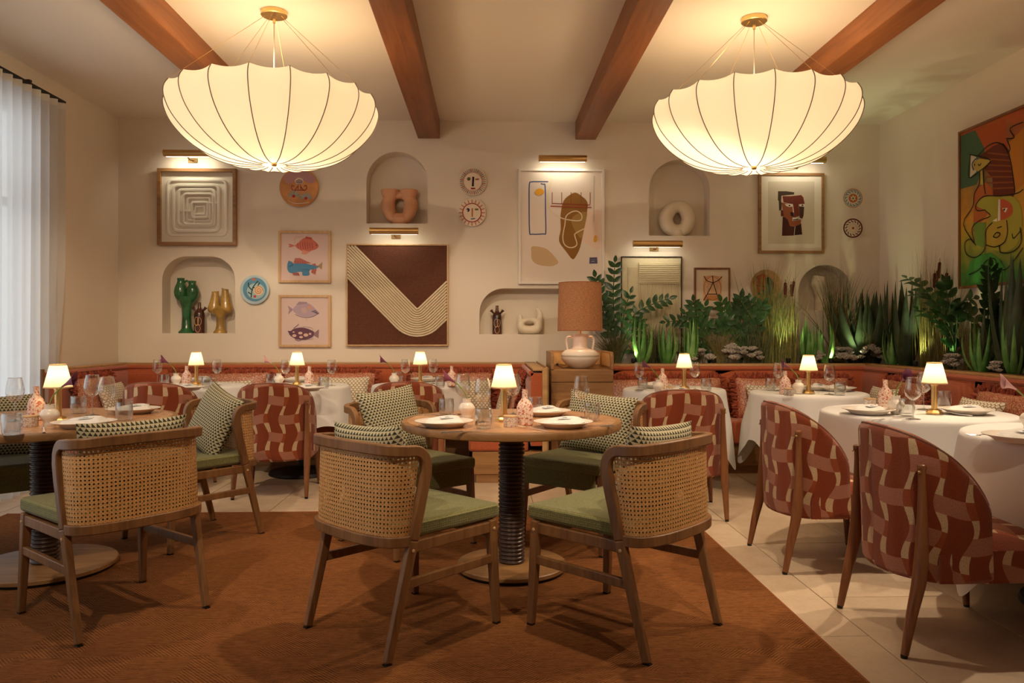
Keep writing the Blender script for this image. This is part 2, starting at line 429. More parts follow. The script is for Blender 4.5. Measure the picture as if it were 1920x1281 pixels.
def rug_mat():
    m, nt, b = nmat('rust_rug'); n = N(nt); v = n.co('Object'); x, y, z = n.sep(v)
    ln = n.math('SINE', n.math('MULTIPLY', y, 800.0))
    dg = n.math('SINE', n.math('MULTIPLY', n.math('ADD', x, y), 400.0)); dg2 = n.math('SINE', n.math('MULTIPLY', n.math('SUBTRACT', x, y), 400.0))
    k1 = n.math('FLOORED_MODULO', n.math('ADD', n.math('FLOOR', n.math('MULTIPLY', x, 4.6)), n.math('FLOOR', n.math('MULTIPLY', y, 3.1))), 2.0)
    big = n.noise(v, 5.0, 1)
    sel = n.math('GREATER_THAN', n.math('ADD', n.math('MULTIPLY', k1, 0.12), big), 0.55)
    dd = n.math('ADD', n.math('MULTIPLY', dg, k1), n.math('MULTIPLY', dg2, n.math('SUBTRACT', 1.0, k1)))
    hgt = n.math('ADD', n.math('MULTIPLY', ln, n.math('SUBTRACT', 1.0, sel)), n.math('MULTIPLY', dd, sel))
    t = n.noise(n.co('Object', (30, 320, 30)), 1.0, 3, 0.7)
    k = n.math('ADD', n.math('MULTIPLY', hgt, 0.16), t)
    dash = n.ramp(n.noise(n.co('Object', (9, 130, 9)), 1.0, 1), [(0.62, (0, 0, 0, 1)), (0.70, (0.55, 0.55, 0.55, 1))])
    k = n.math('SUBTRACT', k, n.math('MULTIPLY', dash, 0.35))
    n.link(n.ramp(k, [(0.28, hx('#613920')), (0.75, hx('#a76c3c'))]), b.inputs['Base Color'])
    b.inputs['Roughness'].default_value = 0.95; b.inputs['Specular IOR Level'].default_value = 0.1
    n.bump(k, 0.8, 0.005, b); return m
MT['rug'] = rug_mat()
def stone_mat():
    m, nt, b = nmat('limestone'); n = N(nt); v = n.co('Generated', (1, 1, 1))
    oi = n.new('ShaderNodeObjectInfo'); ad = n.new('ShaderNodeVectorMath', operation='ADD')
    vo = n.co('Object'); n.link(vo, ad.inputs[0]); n.link(oi.outputs['Random'], ad.inputs[1])
    t = n.noise(ad.outputs[0], 5.0, 6, 0.65); t2 = n.noise(ad.outputs[0], 60.0, 3)
    k = n.math('ADD', n.math('MULTIPLY', t, 0.75), n.math('MULTIPLY', t2, 0.25))
    c = n.ramp(k, [(0.3, hx('#c0a588')), (0.7, hx('#dcc6aa'))])
    c = n.mix(n.math('MULTIPLY', oi.outputs['Random'], 0.28), c, hx('#b3987a'))
    n.link(c, b.inputs['Base Color']); b.inputs['Roughness'].default_value = 0.55
    n.bump(t2, 0.1, 0.002, b); return m
MT['stone'] = stone_mat()
def parquet_mat():
    m, nt, b = nmat('mosaic_wood_top'); n = N(nt); v = n.co('Object'); 
    vo = n.new('ShaderNodeTexVoronoi'); vo.inputs['Scale'].default_value = 14.0; n.link(v, vo.inputs['Vector'])
    br = n.new('ShaderNodeTexBrick'); n.link(n.co('Object', (1, 1, 1), (0, 0, 0.6)), br.inputs['Vector'])
    br.inputs['Scale'].default_value = 9.0; br.inputs['Mortar Size'].default_value = 0.008
    br.inputs['Color1'].default_value = hx('#cc9d74'); br.inputs['Color2'].default_value = hx('#b27a52'); br.inputs['Mortar'].default_value = hx('#8a5534')
    t = n.noise(n.co('Object', (60, 6, 6)), 1.0, 4)
    c = n.mix(n.math('MULTIPLY', t, 0.5), br.outputs[0], hx('#d5a67c'))
    n.link(c, b.inputs['Base Color']); b.inputs['Roughness'].default_value = 0.24; n.bump(t, 0.05, 0.001, b); return m
MT['parquet'] = parquet_mat()
MT['speckle'] = speckle_mat('terrazzo_ceramic', '#ecd3c2', '#c4674a', '#d88f72')
MT['speckle_pale'] = speckle_mat('terrazzo_grey', '#e6dcd2', '#b79f93', '#c9a48f', 120)
def woven_shade_mat():
    m, nt, b = nmat('woven_raffia_shade'); n = N(nt); v = n.co('UV'); x, y, z = n.sep(v)
    h1 = n.math('SINE', n.math('MULTIPLY', x, 2 * PI * 84)); h2 = n.math('SINE', n.math('MULTIPLY', y, 2 * PI * 78))
    k = n.math('MULTIPLY', h1, h2); t = n.noise(n.co('UV', (60, 200, 1)), 1.0, 2)
    kk = n.math('ADD', n.math('MULTIPLY', k, 0.3), t)
    n.link(n.ramp(kk, [(0.3, hx('#8a5231')), (0.75, hx('#c48f66'))]), b.inputs['Base Color'])
    b.inputs['Roughness'].default_value = 0.8; n.bump(kk, 0.6, 0.003, b)
    b.inputs['Emission Color'].default_value = (0.8, 0.28, 0.09, 1); b.inputs['Emission Strength'].default_value = 0.03; return m
MT['raffia'] = woven_shade_mat()
def leaf(name, c1, c2, scale=20, rough=0.45):
    m, nt, b = nmat(name); n = N(nt); oi = n.new('ShaderNodeObjectInfo')
    t = n.noise(n.co('Object'), scale, 3)
    k = n.math('ADD', n.math('MULTIPLY', t, 0.7), n.math('MULTIPLY', oi.outputs['Random'], 0.3))
    n.link(n.ramp(k, [(0.3, hx(c1)), (0.7, hx(c2))]), b.inputs['Base Color']); b.inputs['Roughness'].default_value = rough; return m
MT['zz'] = leaf('dark_glossy_leaf', '#1e3a1f', '#3e6a38', 30, 0.32)
MT['aloe'] = leaf('aloe_leaf', '#4a7f36', '#86b565', 12, 0.4)
MT['agave'] = leaf('agave_leaf', '#26341f', '#465838', 14, 0.55)
MT['reed'] = leaf('dry_reed', '#6a7434', '#bf9a55', 40, 0.7)
MT['sedge'] = leaf('dark_sedge', '#3c4a24', '#7d6c3c', 40, 0.7)
MT['cattail'] = plain('cattail_spike', '#5a2418', 0.9, bump=0.3, bscale=200)
MT['rosette'] = leaf('grey_rosette', '#968c82', '#c2b8ad', 40, 0.8)
MT['soil'] = plain('planter_bark', '#4a3020', 0.95, bump=1.0, bscale=60, var=0.4)
MT['lily'] = plain('lily_plum', '#7a3a5a', 0.5, var=0.2, bscale=30)
MT['lily_pale'] = plain('lily_blush', '#d9a7a8', 0.5, var=0.15, bscale=30)
MT['stem'] = plain('flower_stem', '#7f8f3c', 0.5)
def flat(name, c, rough=0.75): return plain('paint_' + name, c, rough)
# ---------------------------------------------------------------- the room
D, CEIL, XL, XR, YB = 7.65, 3.30, -3.60, 3.93, -1.8
def struct(o): o['kind'] = 'structure'; return o
floor = struct(MB().box(XL, XR, YB, D, -0.06, -0.006).build('floor', plain('grout', '#8f7d63', 0.9), smooth=0))
k = 0
RUG = (-3.18, 1.31, 0.4, 5.22)
tile_mesh = {}
x = 1.52 - 0.6 * 9; ci = 0
while x < XR:
    x0, x1 = max(x, XL), min(x + 0.6, XR); y = 0.34 + (0.45 if ci % 2 else 0) - 0.9
    while y < D and x1 - x0 > 0.05:
        y0, y1 = max(y, 0.3), min(y + 0.9, D)
        under = x0 > RUG[0] + 0.02 and x1 < RUG[1] - 0.02 and y1 < RUG[3] - 0.02
        if y1 - y0 > 0.05 and not under and not (x0 > 3.0 and y1 < 2.0) and not (x1 < -3.1 and y1 < 3):
            key = (round(x1 - x0, 3), round(y1 - y0, 3))
            g = 0.0022
            if key not in tile_mesh:
                o = MB().box(g, key[0] - g, g, key[1] - g, -0.006, 0.0).build('stone_tile', MT['stone'], floor, smooth=0, bevel=0.0015, seg=1)
                tile_mesh[key] = o
            else:
                o = tile_mesh[key].copy(); col.objects.link(o); o.parent = floor
            o.location = (x0, y0, 0)
        y += 0.9
    x += 0.6; ci += 1
rug = MB().box(RUG[0], RUG[1], RUG[2], RUG[3], 0.0, 0.010)
rug = tag(rug.build('rug', MT['rug'], smooth=0, bevel=0.004), 'large rust brown woven rug under the wooden tables', 'rug')
rb = MB()
for a, b_ in (((RUG[1] - 0.006, RUG[2], 0.008), (RUG[1] - 0.006, RUG[3], 0.008)), ((RUG[0], RUG[3] - 0.006, 0.008), (RUG[1], RUG[3] - 0.006, 0.008)), ((RUG[0] + 0.006, RUG[2], 0.008), (RUG[0] + 0.006, RUG[3], 0.008))):
    rb.tube([a, b_], 0.006, 6)
rb.build('bound_edge', plain('rug_binding', '#8f5124', 0.9), rug)

struct(MB().box(XL - 0.1, XR + 0.1, YB, D + 0.3, CEIL, CEIL + 0.08).build('ceiling', MT['ceiling'], smooth=0))
for i, (x0, x1) in enumerate(((-2.24, -2.03), (-0.69, -0.475), (0.865, 1.07), (2.44, 2.64))):
    struct(MB().box(x0, x1, YB, D, 3.125, CEIL + 0.01).build('trim_%d' % (i + 1), MT['beam'], smooth=0, bevel=0.006))

# back wall with arched niches
def niche_outline(px0, py0, px1, py1, rad_px):
    a, b = at_y(px0, py1, D), at_y(px1, py0, D)
    x0, z0, x1, z1 = a.x, a.z, b.x, b.z
    r = min(rad_px * (x1 - x0) / (px1 - px0), (x1 - x0) / 2 - 0.001)
    pts = [(x0, z0), (x1, z0)]
    for i in range(13): t = PI / 2 * i / 12; pts.append((x1 - r + r * math.cos(t), z1 - r + r * math.sin(t)))
    for i in range(13): t = PI / 2 + PI / 2 * i / 12; pts.append((x0 + r + r * math.cos(t), z1 - r + r * math.sin(t)))
    return pts
NICHE = {'corner': niche_outline(304, 481, 441, 625, 46), 'peach': niche_outline(687, 285, 802, 419, 58),
         'wide': niche_outline(899, 541, 1116, 627, 46), 'ring': niche_outline(1217, 300, 1331, 442, 57),
         'planter': niche_outline(1497, 497, 1597, 582, 50)}
def wall_mesh(name, outer, holes, y0, y1, mat):
    cu = bpy.data.curves.new(name, 'CURVE'); cu.dimensions = '2D'; cu.fill_mode = 'BOTH'; cu.extrude = (y1 - y0) / 2
    for pts in [outer] + holes:
        sp = cu.splines.new('POLY'); sp.points.add(len(pts) - 1); sp.use_cyclic_u = True
        for p, q in zip(sp.points, pts): p.co = (q[0], q[1], 0, 1)
    o = bpy.data.objects.new(name + '_tmp', cu); col.objects.link(o)
    dg = bpy.context.evaluated_depsgraph_get(); me = bpy.data.meshes.new_from_object(o.evaluated_get(dg))
    bpy.data.objects.remove(o)
    for v in me.vertices: v.co = Vector((v.co.x, (y0 + y1) / 2 - v.co.z, v.co.y))
    me.materials.clear(); me.materials.append(mat)
    me.polygons.foreach_set('use_smooth', [True] * len(me.polygons)); me.set_sharp_from_angle(angle=R(35))
    me.name = name; o = bpy.data.objects.new(name, me); col.objects.link(o); return o
wb = struct(wall_mesh('wall_back', [(XL - 0.1, -0.05), (XR + 0.1, -0.05), (XR + 0.1, CEIL + 0.05), (XL - 0.1, CEIL + 0.05)], list(NICHE.values()), D, D + 0.20, MT['plaster']))
for nm, pts in NICHE.items():
    xs = [p[0] for p in pts]; zs = [p[1] for p in pts]
    MB().box(min(xs) - 0.03, max(xs) + 0.03, D + 0.20, D + 0.24, min(zs) - 0.03, max(zs) + 0.03).build('niche_back', MT['niche'], wb, smooth=0)
struct(MB().box(XR, XR + 0.1, YB, D, -0.05, CEIL).build('wall_right', MT['plaster'], smooth=0))
struct(MB().box(XL - 0.1, XR + 0.1, YB - 0.1, YB, -0.05, CEIL).build('wall_front', MT['plaster'], smooth=0))
# left wall with its tall window
WY0, WY1, WZ0, WZ1 = 0.2, 6.12, 0.12, 2.96
wl = MB()
wl.box(XL - 0.12, XL, YB, WY0, -0.05, CEIL); wl.box(XL - 0.12, XL, WY1, D, -0.05, CEIL)
wl.box(XL - 0.12, XL, WY0, WY1, -0.05, WZ0); wl.box(XL - 0.12, XL, WY0, WY1, WZ1, CEIL)
struct(wl.build('wall_left', MT['plaster'], smooth=0))
win = empty('window_1', (XL - 0.08, (WY0 + WY1) / 2, WZ0)); struct(win)
fm = plain('window_frame', '#d9d6cf', 0.5)
def wloc(y): return y - (WY0 + WY1) / 2
ys = [WY0 + (WY1 - WY0) * i / 5 for i in range(6)]
for y in ys: MB().box(-0.03, 0.03, wloc(y) - 0.03, wloc(y) + 0.03, 0, WZ1 - WZ0).build('mullion', fm, win, smooth=0)
for z in (0.0, 2.06, WZ1 - WZ0 - 0.05): MB().box(-0.03, 0.03, wloc(WY0), wloc(WY1), z, z + 0.06).build('transom', fm, win, smooth=0)
for a, b_ in zip(ys, ys[1:]):
    for z0, z1 in ((0.06, 2.06), (2.12, WZ1 - WZ0 - 0.05)):
        MB().box(-0.004, 0.004, wloc(a) + 0.03, wloc(b_) - 0.03, z0, z1).build('pane', MT['pane'], win, smooth=0)
# sheer curtain and its rail
cur = empty('curtain', (XL + 0.13, 3.7, 0.0)); tag(cur, 'tall pleated white sheer curtain over the left window', 'curtain')
CY0, CY1, CZ = 0.0, 6.42, 3.075
G, U = [], []
nf = 420
for i in range(nf + 1):
    s = i / nf; row, ur = [], []
    for j in range(15):
        t = j / 14; z = 0.012 + (CZ - 0.012) * t
        y = CY0 + (CY1 - CY0) * s
        low = (1 - t) ** 1.5
        if s > 0.93: y -= (s - 0.93) / 0.07 * 0.10 * low
        ph = y * 2 * PI / 0.118
        amp = 0.036 + 0.012 * math.sin(y * 5.1) * low
        xx = amp * math.sin(ph + 0.7 * math.sin(y * 3.3) * low) + 0.010 * math.sin(ph * 0.37 + 2 * low) * low
        row.append((xx, y - 3.7, z)); ur.append((y, z))
    G.append(row); U.append(ur)
m = MB(); m.grid(G, U); m.build('curtain_sheer', MT['sheer'], cur, smooth=60)
hem = MB(); hem.grid([[(p[0] + 0.003, p[1], z) for z in (CZ - 0.05, CZ)] for p in (r[-1] for r in G)]); hem.build('header_tape', plain('header_tape', '#e4e1da', 0.9), cur, smooth=60)
rail = tag(MB().box(XL + 0.115, XL + 0.145, CY0, CY1 + 0.03, CZ + 0.003, CZ + 0.03).build('curtain_rail', MT['black'], smooth=0, bevel=0.004), 'slim black curtain rail above the sheer curtain', 'curtain rail')
for y in (0.6, 2.2, 4.0, 5.95):
    MB().box(XL, XL + 0.15, y - 0.015, y + 0.015, CZ + 0.03, CZ + 0.045).build('bracket', MT['black'], rail, smooth=0)
# ---------------------------------------------------------------- cane chair
def cane_chair():
    root = empty('cane_chair')
    W_ = MT['oak']
    for sx in (-1, 1):
        l = MB().bar((sx * 0.262, 0.282, 0.006), (sx * 0.248, 0.262, 0.43), 0.028, 0.030, 0.038, 0.040).build('leg', W_, root, smooth=0, bevel=0.005)
        MB().bar((sx * 0.2622, 0.2823, 0), (sx * 0.2622, 0.2823, 0.006), 0.024, 0.026).build('foot_cap', MT['black'], l, smooth=0)
        l = MB().bar((sx * 0.262, -0.280, 0.006), (sx * 0.268, -0.168, 0.43), 0.026, 0.032, 0.030, 0.042).build('leg', W_, root, smooth=0, bevel=0.005)
        MB().bar((sx * 0.262, -0.281, 0), (sx * 0.262, -0.281, 0.006), 0.022, 0.028).build('foot_cap', MT['black'], l, smooth=0)
        MB().bar((sx * 0.257, 0.262, 0.272), (sx * 0.264, -0.205, 0.272), 0.020, 0.036, side=(1, 0, 0)).build('stretcher', W_, root, smooth=0, bevel=0.004)
        for p in ((sx * 0.268, 0.264, 0.395), (sx * 0.282, -0.176, 0.395)):
            M = Matrix.Translation(p) @ Matrix.Rotation(sx * PI / 2, 4, 'Y')
            MB().lathe([(0, 0.004), (0.006, 0.003), (0.007, 0)], 12, M=M).build('bolt', MT['pale_oak'], root)
    # seat frame
    sf = MB()
    for sx in (-1, 1): sf.bar((sx * 0.252, 0.245, 0.402), (sx * 0.256, -0.17, 0.402), 0.024, 0.044, side=(1, 0, 0))
    sf.bar((-0.235, 0.262, 0.402), (0.235, 0.262, 0.402), 0.024, 0.044, side=(0, 1, 0))
    sf.build('seat_frame', W_, root, smooth=0, bevel=0.004)
    # hoop: upright, rounded corner, curved top rail
    pts, nor = [], []
    def plan(t, hw, yf, yb, e=0.72):
        c, s = math.cos(t), math.sin(t)
        return Vector((hw * sgp(c, e), yf - (yf - yb) * abs(s) ** e, 0))
    def plan_n(t, hw, yf, yb):
        a, b = plan(max(0, t - 0.02), hw, yf, yb), plan(min(PI, t + 0.02), hw, yf, yb); d = (b - a).normalized(); n_ = Vector((d.y, -d.x, 0)); 
        return n_ if n_.dot(Vector((math.cos(t), -math.sin(t), 0))) > 0 else -n_
    up = [(0.268, -0.168, 0.43), (0.269, -0.145, 0.52), (0.27, -0.122, 0.61), (0.27, -0.106, 0.68)]
    for p in up: pts.append(Vector(p)); nor.append(Vector((1, 0, 0)))
    for i in range(1, 7):
        t = PI / 2 * i / 6; pts.append(Vector((0.27, -0.106 - 0.062 + 0.062 * math.cos(t), 0.70 + 0.062 * math.sin(t)))); nor.append(Vector((1, 0, 0)))
    for i in range(1, 25):
        t = PI * i / 48; p = plan(t, 0.27, -0.172, -0.292); pts.append(Vector((p.x, p.y, 0.762 + 0.012 * math.sin(t)))); nor.append(plan_n(t, 0.27, -0.172, -0.292))
    full = pts + [Vector((-p.x, p.y, p.z)) for p in reversed(pts[:-1])]
    fn = nor + [Vector((-q.x, q.y, q.z)) for q in reversed(nor[:-1])]
    MB().tube(full, 1.0, normals=fn, sec=[(-0.015, -0.021), (0.015, -0.021), (0.015, 0.021), (-0.015, 0.021)]).build('back_frame', W_, root, smooth=50, bevel=0.005)
    # lower rail
    lo = []; ln_ = []
    for i in range(33):
        t = PI * i / 32; p = plan(t, 0.266, -0.178, -0.288); lo.append(Vector((p.x, p.y, 0.432))); ln_.append(plan_n(t, 0.266, -0.178, -0.288))
    MB().tube(lo, 1.0, normals=ln_, sec=[(-0.014, -0.02), (0.014, -0.02), (0.014, 0.02), (-0.014, 0.02)]).build('lower_rail', W_, root, smooth=50, bevel=0.004)
    # cane panel: a ruled sheet between lower and top rail
    G, U = [], []; L = 0; prev = None
    for i in range(41):
        t = PI * i / 40; a = plan(t, 0.266, -0.178, -0.288); b = plan(t, 0.268, -0.135, -0.290)
        if prev is not None: L += (b - prev).length
        prev = b; G.append([Vector((lerp(a.x, b.x, k / 4), lerp(a.y, b.y, k / 4), lerp(0.445, 0.752, k / 4))) for k in range(5)])
        U.append([(L, lerp(0.445, 0.752, k / 4)) for k in range(5)])
    m = MB(); m.grid(G, U); o = m.build('cane_panel', MT['cane'], root, smooth=60)
    # seat cushion with a deep front apron
    m = MB(); m.box(-0.243, 0.243, -0.235, 0.20, 0.425, 0.492); 
    m.box(-0.262, 0.262, -0.150, 0.308, 0.432, 0.494)
    m.build('seat_cushion', MT['green_fab'], root, smooth=60, bevel=0.018, seg=3)
    MB().box(-0.226, 0.226, 0.278, 0.304, 0.345, 0.455).build('front_apron', MT['green_fab'], root, smooth=60, bevel=0.008)
    pp = [(-0.258, 0.304, 0.484), (0.258, 0.304, 0.484), (0.258, -0.14, 0.484)]
    MB().tube([(-0.259, -0.14, 0.482), (-0.259, 0.285, 0.482), (-0.245, 0.303, 0.482), (0.245, 0.303, 0.482), (0.259, 0.285, 0.482), (0.259, -0.14, 0.482)], 0.004, 6).build('piping', MT['green_fab'], root)
    return root
CH = 'cane-backed dining chairs'
CANE = [
    ((-0.350, 3.185), -45, 'cane-back chair with green seat, front left of the centre table'),
    ((0.562, 3.163), 45, 'cane-back chair with green seat, front right of the centre table'),
    ((-0.465, 4.45), -139, 'cane chair with tall cushion, far left side of the centre table'),
    ((0.575, 4.50), 142, 'cane chair with wide cushion, far right side of the centre table'),
    ((-1.612, 3.392), 50, 'cane-back chair with green seat, nearest at the left table'),
    ((-1.735, 4.62), 140, 'cane chair seen from its side, beyond the left table'),
    ((-2.76, 4.42), -140, 'cane chair cut off by the left edge of the photo'),
]
for (x, y), a, lab in CANE: put('cane', cane_chair, (x, y, 0.010 if y < 5.2 else 0), R(a), lab, 'chair', CH)

# ---------------------------------------------------------------- upholstered barrel chair
def barrel_chair():
    root = empty('upholstered_chair')
    NS = 56; cols, uvs = [], []
    pl = []
    for i in range(NS + 1):
        a = R(-118 + 236 * i / NS)
        x = 0.285 * math.sin(max(-PI / 2, min(PI / 2, a))); y = -0.052 - 0.222 * math.cos(max(-PI / 2, min(PI / 2, a)))
        if abs(a) > PI / 2: y += 0.285 * (abs(a) - PI / 2) * 0.8
        pl.append(Vector((x, y, 0)))
    L = [0]
    for a, b in zip(pl, pl[1:]): L.append(L[-1] + (b - a).length)
    tot = L[-1]
    for i, p in enumerate(pl):
        a, b = pl[max(0, i - 1)], pl[min(NS, i + 1)]; d = (b - a).normalized(); nrm = Vector((d.y, -d.x, 0))
        s = L[i] / tot * 2 - 1
        top = 0.50 + 0.345 * max(0, 1 - abs(s) ** 2.5) ** 0.62; bot = 0.262 + 0.02 * abs(s) ** 3
        seam = min(abs(L[i] / tot * 6 - k_) for k_ in range(1, 6)) * tot / 6
        off = -0.010 * math.exp(-(seam / 0.012) ** 2)
        th = 0.070
        endf = min(1.0, (1 - abs(s)) / 0.035) ** 0.5 if abs(s) > 0.965 else 1.0
        loop, ul = [], []
        tilt = lambda z: Vector((0, -0.035 * max(0, z - 0.3) , 0))
        mid = p - nrm * th / 2
        nz = 9
        for k_ in range(nz): z = lerp(bot + 0.02, top - 0.035, k_ / (nz - 1)); loop.append(mid + nrm * (th / 2 * endf + off) + Vector((0, 0, z)) + tilt(z)); ul.append((L[i], z))
        for k_ in range(1, 6): t = PI * k_ / 6; z = top - 0.035 + 0.035 * math.sin(t); loop.append(mid + nrm * (math.cos(t) * th / 2 * endf) + Vector((0, 0, z)) + tilt(z)); ul.append((L[i], z + 0.03 * (1 - math.cos(t))))
        for k_ in range(nz): z = lerp(top - 0.035, bot + 0.02, k_ / (nz - 1)); loop.append(mid - nrm * (th / 2 * endf) + Vector((0, 0, z)) + tilt(z)); ul.append((L[i] + 0.05, 2 * top - z))
        for k_ in range(1, 4): t = PI * k_ / 4; z = bot + 0.02 - 0.02 * math.sin(t); loop.append(mid + nrm * (-math.cos(t) * th / 2 * endf) + Vector((0, 0, z)) + tilt(z)); ul.append((L[i], z))
        loop.append(loop[0]); ul.append(ul[0])
        cols.append(loop); uvs.append(ul)
    m = MB(); m.grid(cols, uvs, flip=True)
    n_ = len(cols[0])
    m.add(cols[0], [tuple(range(n_ - 1))], 0, uvs[0]); m.add(cols[-1], [tuple(range(n_ - 2, -1, -1))], 0, uvs[-1])
    m.build('backrest_shell', MT['patch'], root, smooth=60)
    pip = [c[9 + 1] for c in cols[1:-1]]
    MB().tube(pip, 0.0045, 6).build('piping', MT['patch'], root)
    # seat: puffed block
    G, U = [], []
    for i in range(25):
        u = i / 24 * 2 - 1; row, ur = [], []
        for j in range(25):
            v = j / 24 * 2 - 1
            x = 0.268 * u; y = 0.085 + 0.235 * v
            if v > 0: x *= 1 - 0.03 * v
            e = max(abs(u), abs(v)); z = 0.462 - 0.05 * e ** 8 - 0.015 * (u * u + v * v)
            row.append((x, y, z)); ur.append((x + 0.4, y + 1.1))
        G.append(row); U.append(ur)
    m = MB(); m.grid(G, U)
    ring = [(i, 0) for i in range(24)] + [(24, j) for j in range(24)] + [(i, 24) for i in range(24, 0, -1)] + [(0, j) for j in range(24, 0, -1)]
    top = [G[i][j] for i, j in ring] + [G[0][0]]; L2 = 0; S, SU = [], []
    for q, p in enumerate(top):
        if q: L2 += math.hypot(p[0] - top[q - 1][0], p[1] - top[q - 1][1])
        S.append([(p[0], p[1], lerp(p[2], 0.275, kk / 4)) for kk in range(5)]); SU.append([(L2, lerp(p[2], 0.275, kk / 4)) for kk in range(5)])
    m.grid(S, SU, flip=False); m.add([(p[0], p[1], 0.275) for p in top[:-1]], [tuple(range(len(top) - 2, -1, -1))])
    m.build('seat', MT['patch'], root, smooth=60)
    for sx in (-1, 1):
        path = catmull([(sx * 0.262, -0.282, 0.012), (sx * 0.259, -0.255, 0.15), (sx * 0.257, -0.222, 0.30), (sx * 0.255, -0.212, 0.45), (sx * 0.253, -0.210, 0.60), (sx * 0.252, -0.211, 0.69), (sx * 0.252, -0.212, 0.72)], 4)
        rr = [];
        for p in path:
            z = p[2]; rr.append(0.0135 + (0.0135 * z / 0.32 if z < 0.32 else 0.0135 * max(0, 1 - (z - 0.32) / 0.33)))
        rr[-1] = 0.010; rr[-2] = 0.016; rr[-3] = 0.0175; rr[-4] = 0.017
        l = MB().tube(path, rr, 12).build('leg', MT['walnut'], root)
        MB().lathe([(0, 0.0), (0.012, 0), (0.0125, 0.012), (0, 0.012)], 12, c=(sx * 0.262, -0.284, 0)).build('foot_cap', MT['black'], l)
        q = Vector((sx * 0.2625, -0.2245, 0.692)); nv = Vector((sx * 0.62, -0.78, 0))
        M = Matrix.Translation(q) @ nv.to_track_quat('Z', 'Y').to_matrix().to_4x4()
        MB().lathe([(0, 0.006), (0.005, 0.005), (0.0065, 0)], 12, M=M).build('rivet', MT['brass'], l)
        l = MB().tube([(sx * 0.262, 0.282, 0.012), (sx * 0.245, 0.258, 0.29)], [0.0135, 0.022], 12).build('leg', MT['walnut'], root)
        MB().lathe([(0, 0.0), (0.012, 0), (0.0125, 0.012), (0, 0.012)], 12, c=(sx * 0.262, 0.283, 0)).build('foot_cap', MT['black'], l)
    return root
BARREL = [
    ((1.77, 4.09), -90, 'red patchwork chair facing right, middle of the right-hand row'),
    ((1.83, 3.09), -90, 'largest red patchwork chair, nearest the right edge'),
    ((1.30, 5.22), -6, 'red patchwork chair with its back to us, behind the front right cane chair'),
    ((-1.60, 5.95), 3, 'red patchwork chair with its back to us, below the fish prints'),
    ((-2.48, 6.05), -3, 'red patchwork chair in the left corner, half behind the left table'),
    ((-0.62, 6.08), 2, 'red patchwork chair mostly hidden behind a tall cushion, below the chevron picture'),
]
for (x, y), a, lab in BARREL: put('barrel', barrel_chair, (x, y, 0), R(a), lab, 'chair', 'red patchwork chairs')

# ---------------------------------------------------------------- throw cushions
def pillow_mesh(m, w, h, t, n=22, sag=0.0):
    """standing pillow: x width, z height, y thickness; centre at origin"""
    for side in (-1, 1):
        G, U = [], []
        for i in range(n + 1):
            u = i / n * 2 - 1; row, ur = [], []
            for j in range(n + 1):
                v = j / n * 2 - 1
                pin = 1 - 0.07 * (1 - abs(v) ** 2) * abs(u) ** 3
                pin2 = 1 - 0.07 * (1 - abs(u) ** 2) * abs(v) ** 3
                th = t / 2 * (max(0, 1 - u ** 4) ** 0.6) * (max(0, 1 - v ** 4) ** 0.6)
                x, z = w / 2 * u * pin, h / 2 * v * pin2 - sag * (1 - u * u) * max(0, v)
                row.append((x, side * th, z)); ur.append((w / 2 * (u + 1), h / 2 * (v + 1)))
            G.append(row); U.append(ur)
        m.grid(G, U, flip=(side < 0))
    return m
def place_pillow(name, mat, w, h, t, loc, yaw, lean, roll, label, group, fringe=False, sag=0.0):
    """lean: tips the top backwards (local +y is the pillow's back); loc = middle of the lower edge"""
    root = empty(name, loc)
    M = Matrix.Rotation(yaw, 4, 'Z') @ Matrix.Rotation(-lean, 4, 'X') @ Matrix.Rotation(roll, 4, 'Y')
    root.rotation_euler = M.to_euler()
    m = pillow_mesh(MB(), w, h, t, sag=sag); T = Matrix.Translation((0, 0, h / 2))
    m.build('cover', mat, root, smooth=70, M=T)
    if fringe:
        f = MB(); r2 = random.Random(hash(label) % 999 if False else int(w * 1000 + loc[0] * 77))
        per = []
        N_ = 46
        for q in range(N_): per.append((-w / 2 + w * q / N_, h / 2, 0, 1))
        for q in range(int(N_ * h / w)): per.append((w / 2, h / 2 - h * q / int(N_ * h / w), 1, 0))
        for q in range(N_): per.append((w / 2 - w * q / N_, -h / 2, 0, -1))
        for q in range(int(N_ * h / w)): per.append((-w / 2, -h / 2 + h * q / int(N_ * h / w), -1, 0))
        for x, z, nx, nz in per:
            for _ in range(2):
                l = r2.uniform(0.026, 0.052); jx, jy, jz = r2.uniform(-.012, .012), r2.uniform(-.016, .016), r2.uniform(-.012, .012)
                a = Vector((x + jx - nx * 0.012, jy * 0.4, z + jz - nz * 0.012)); b = a + Vector((nx * l + r2.uniform(-.01, .01), jy, nz * l + r2.uniform(-.01, .01)))
                f.tube([a, (a + b) / 2 + Vector((0, jy * 0.3, 0)), b], [0.008, 0.0105, 0.006], 5)
        o = f.build('fringe', MT['fringe'], root, smooth=60, M=T); o['kind'] = 'stuff'
    return tag(root, label, 'cushion', group)
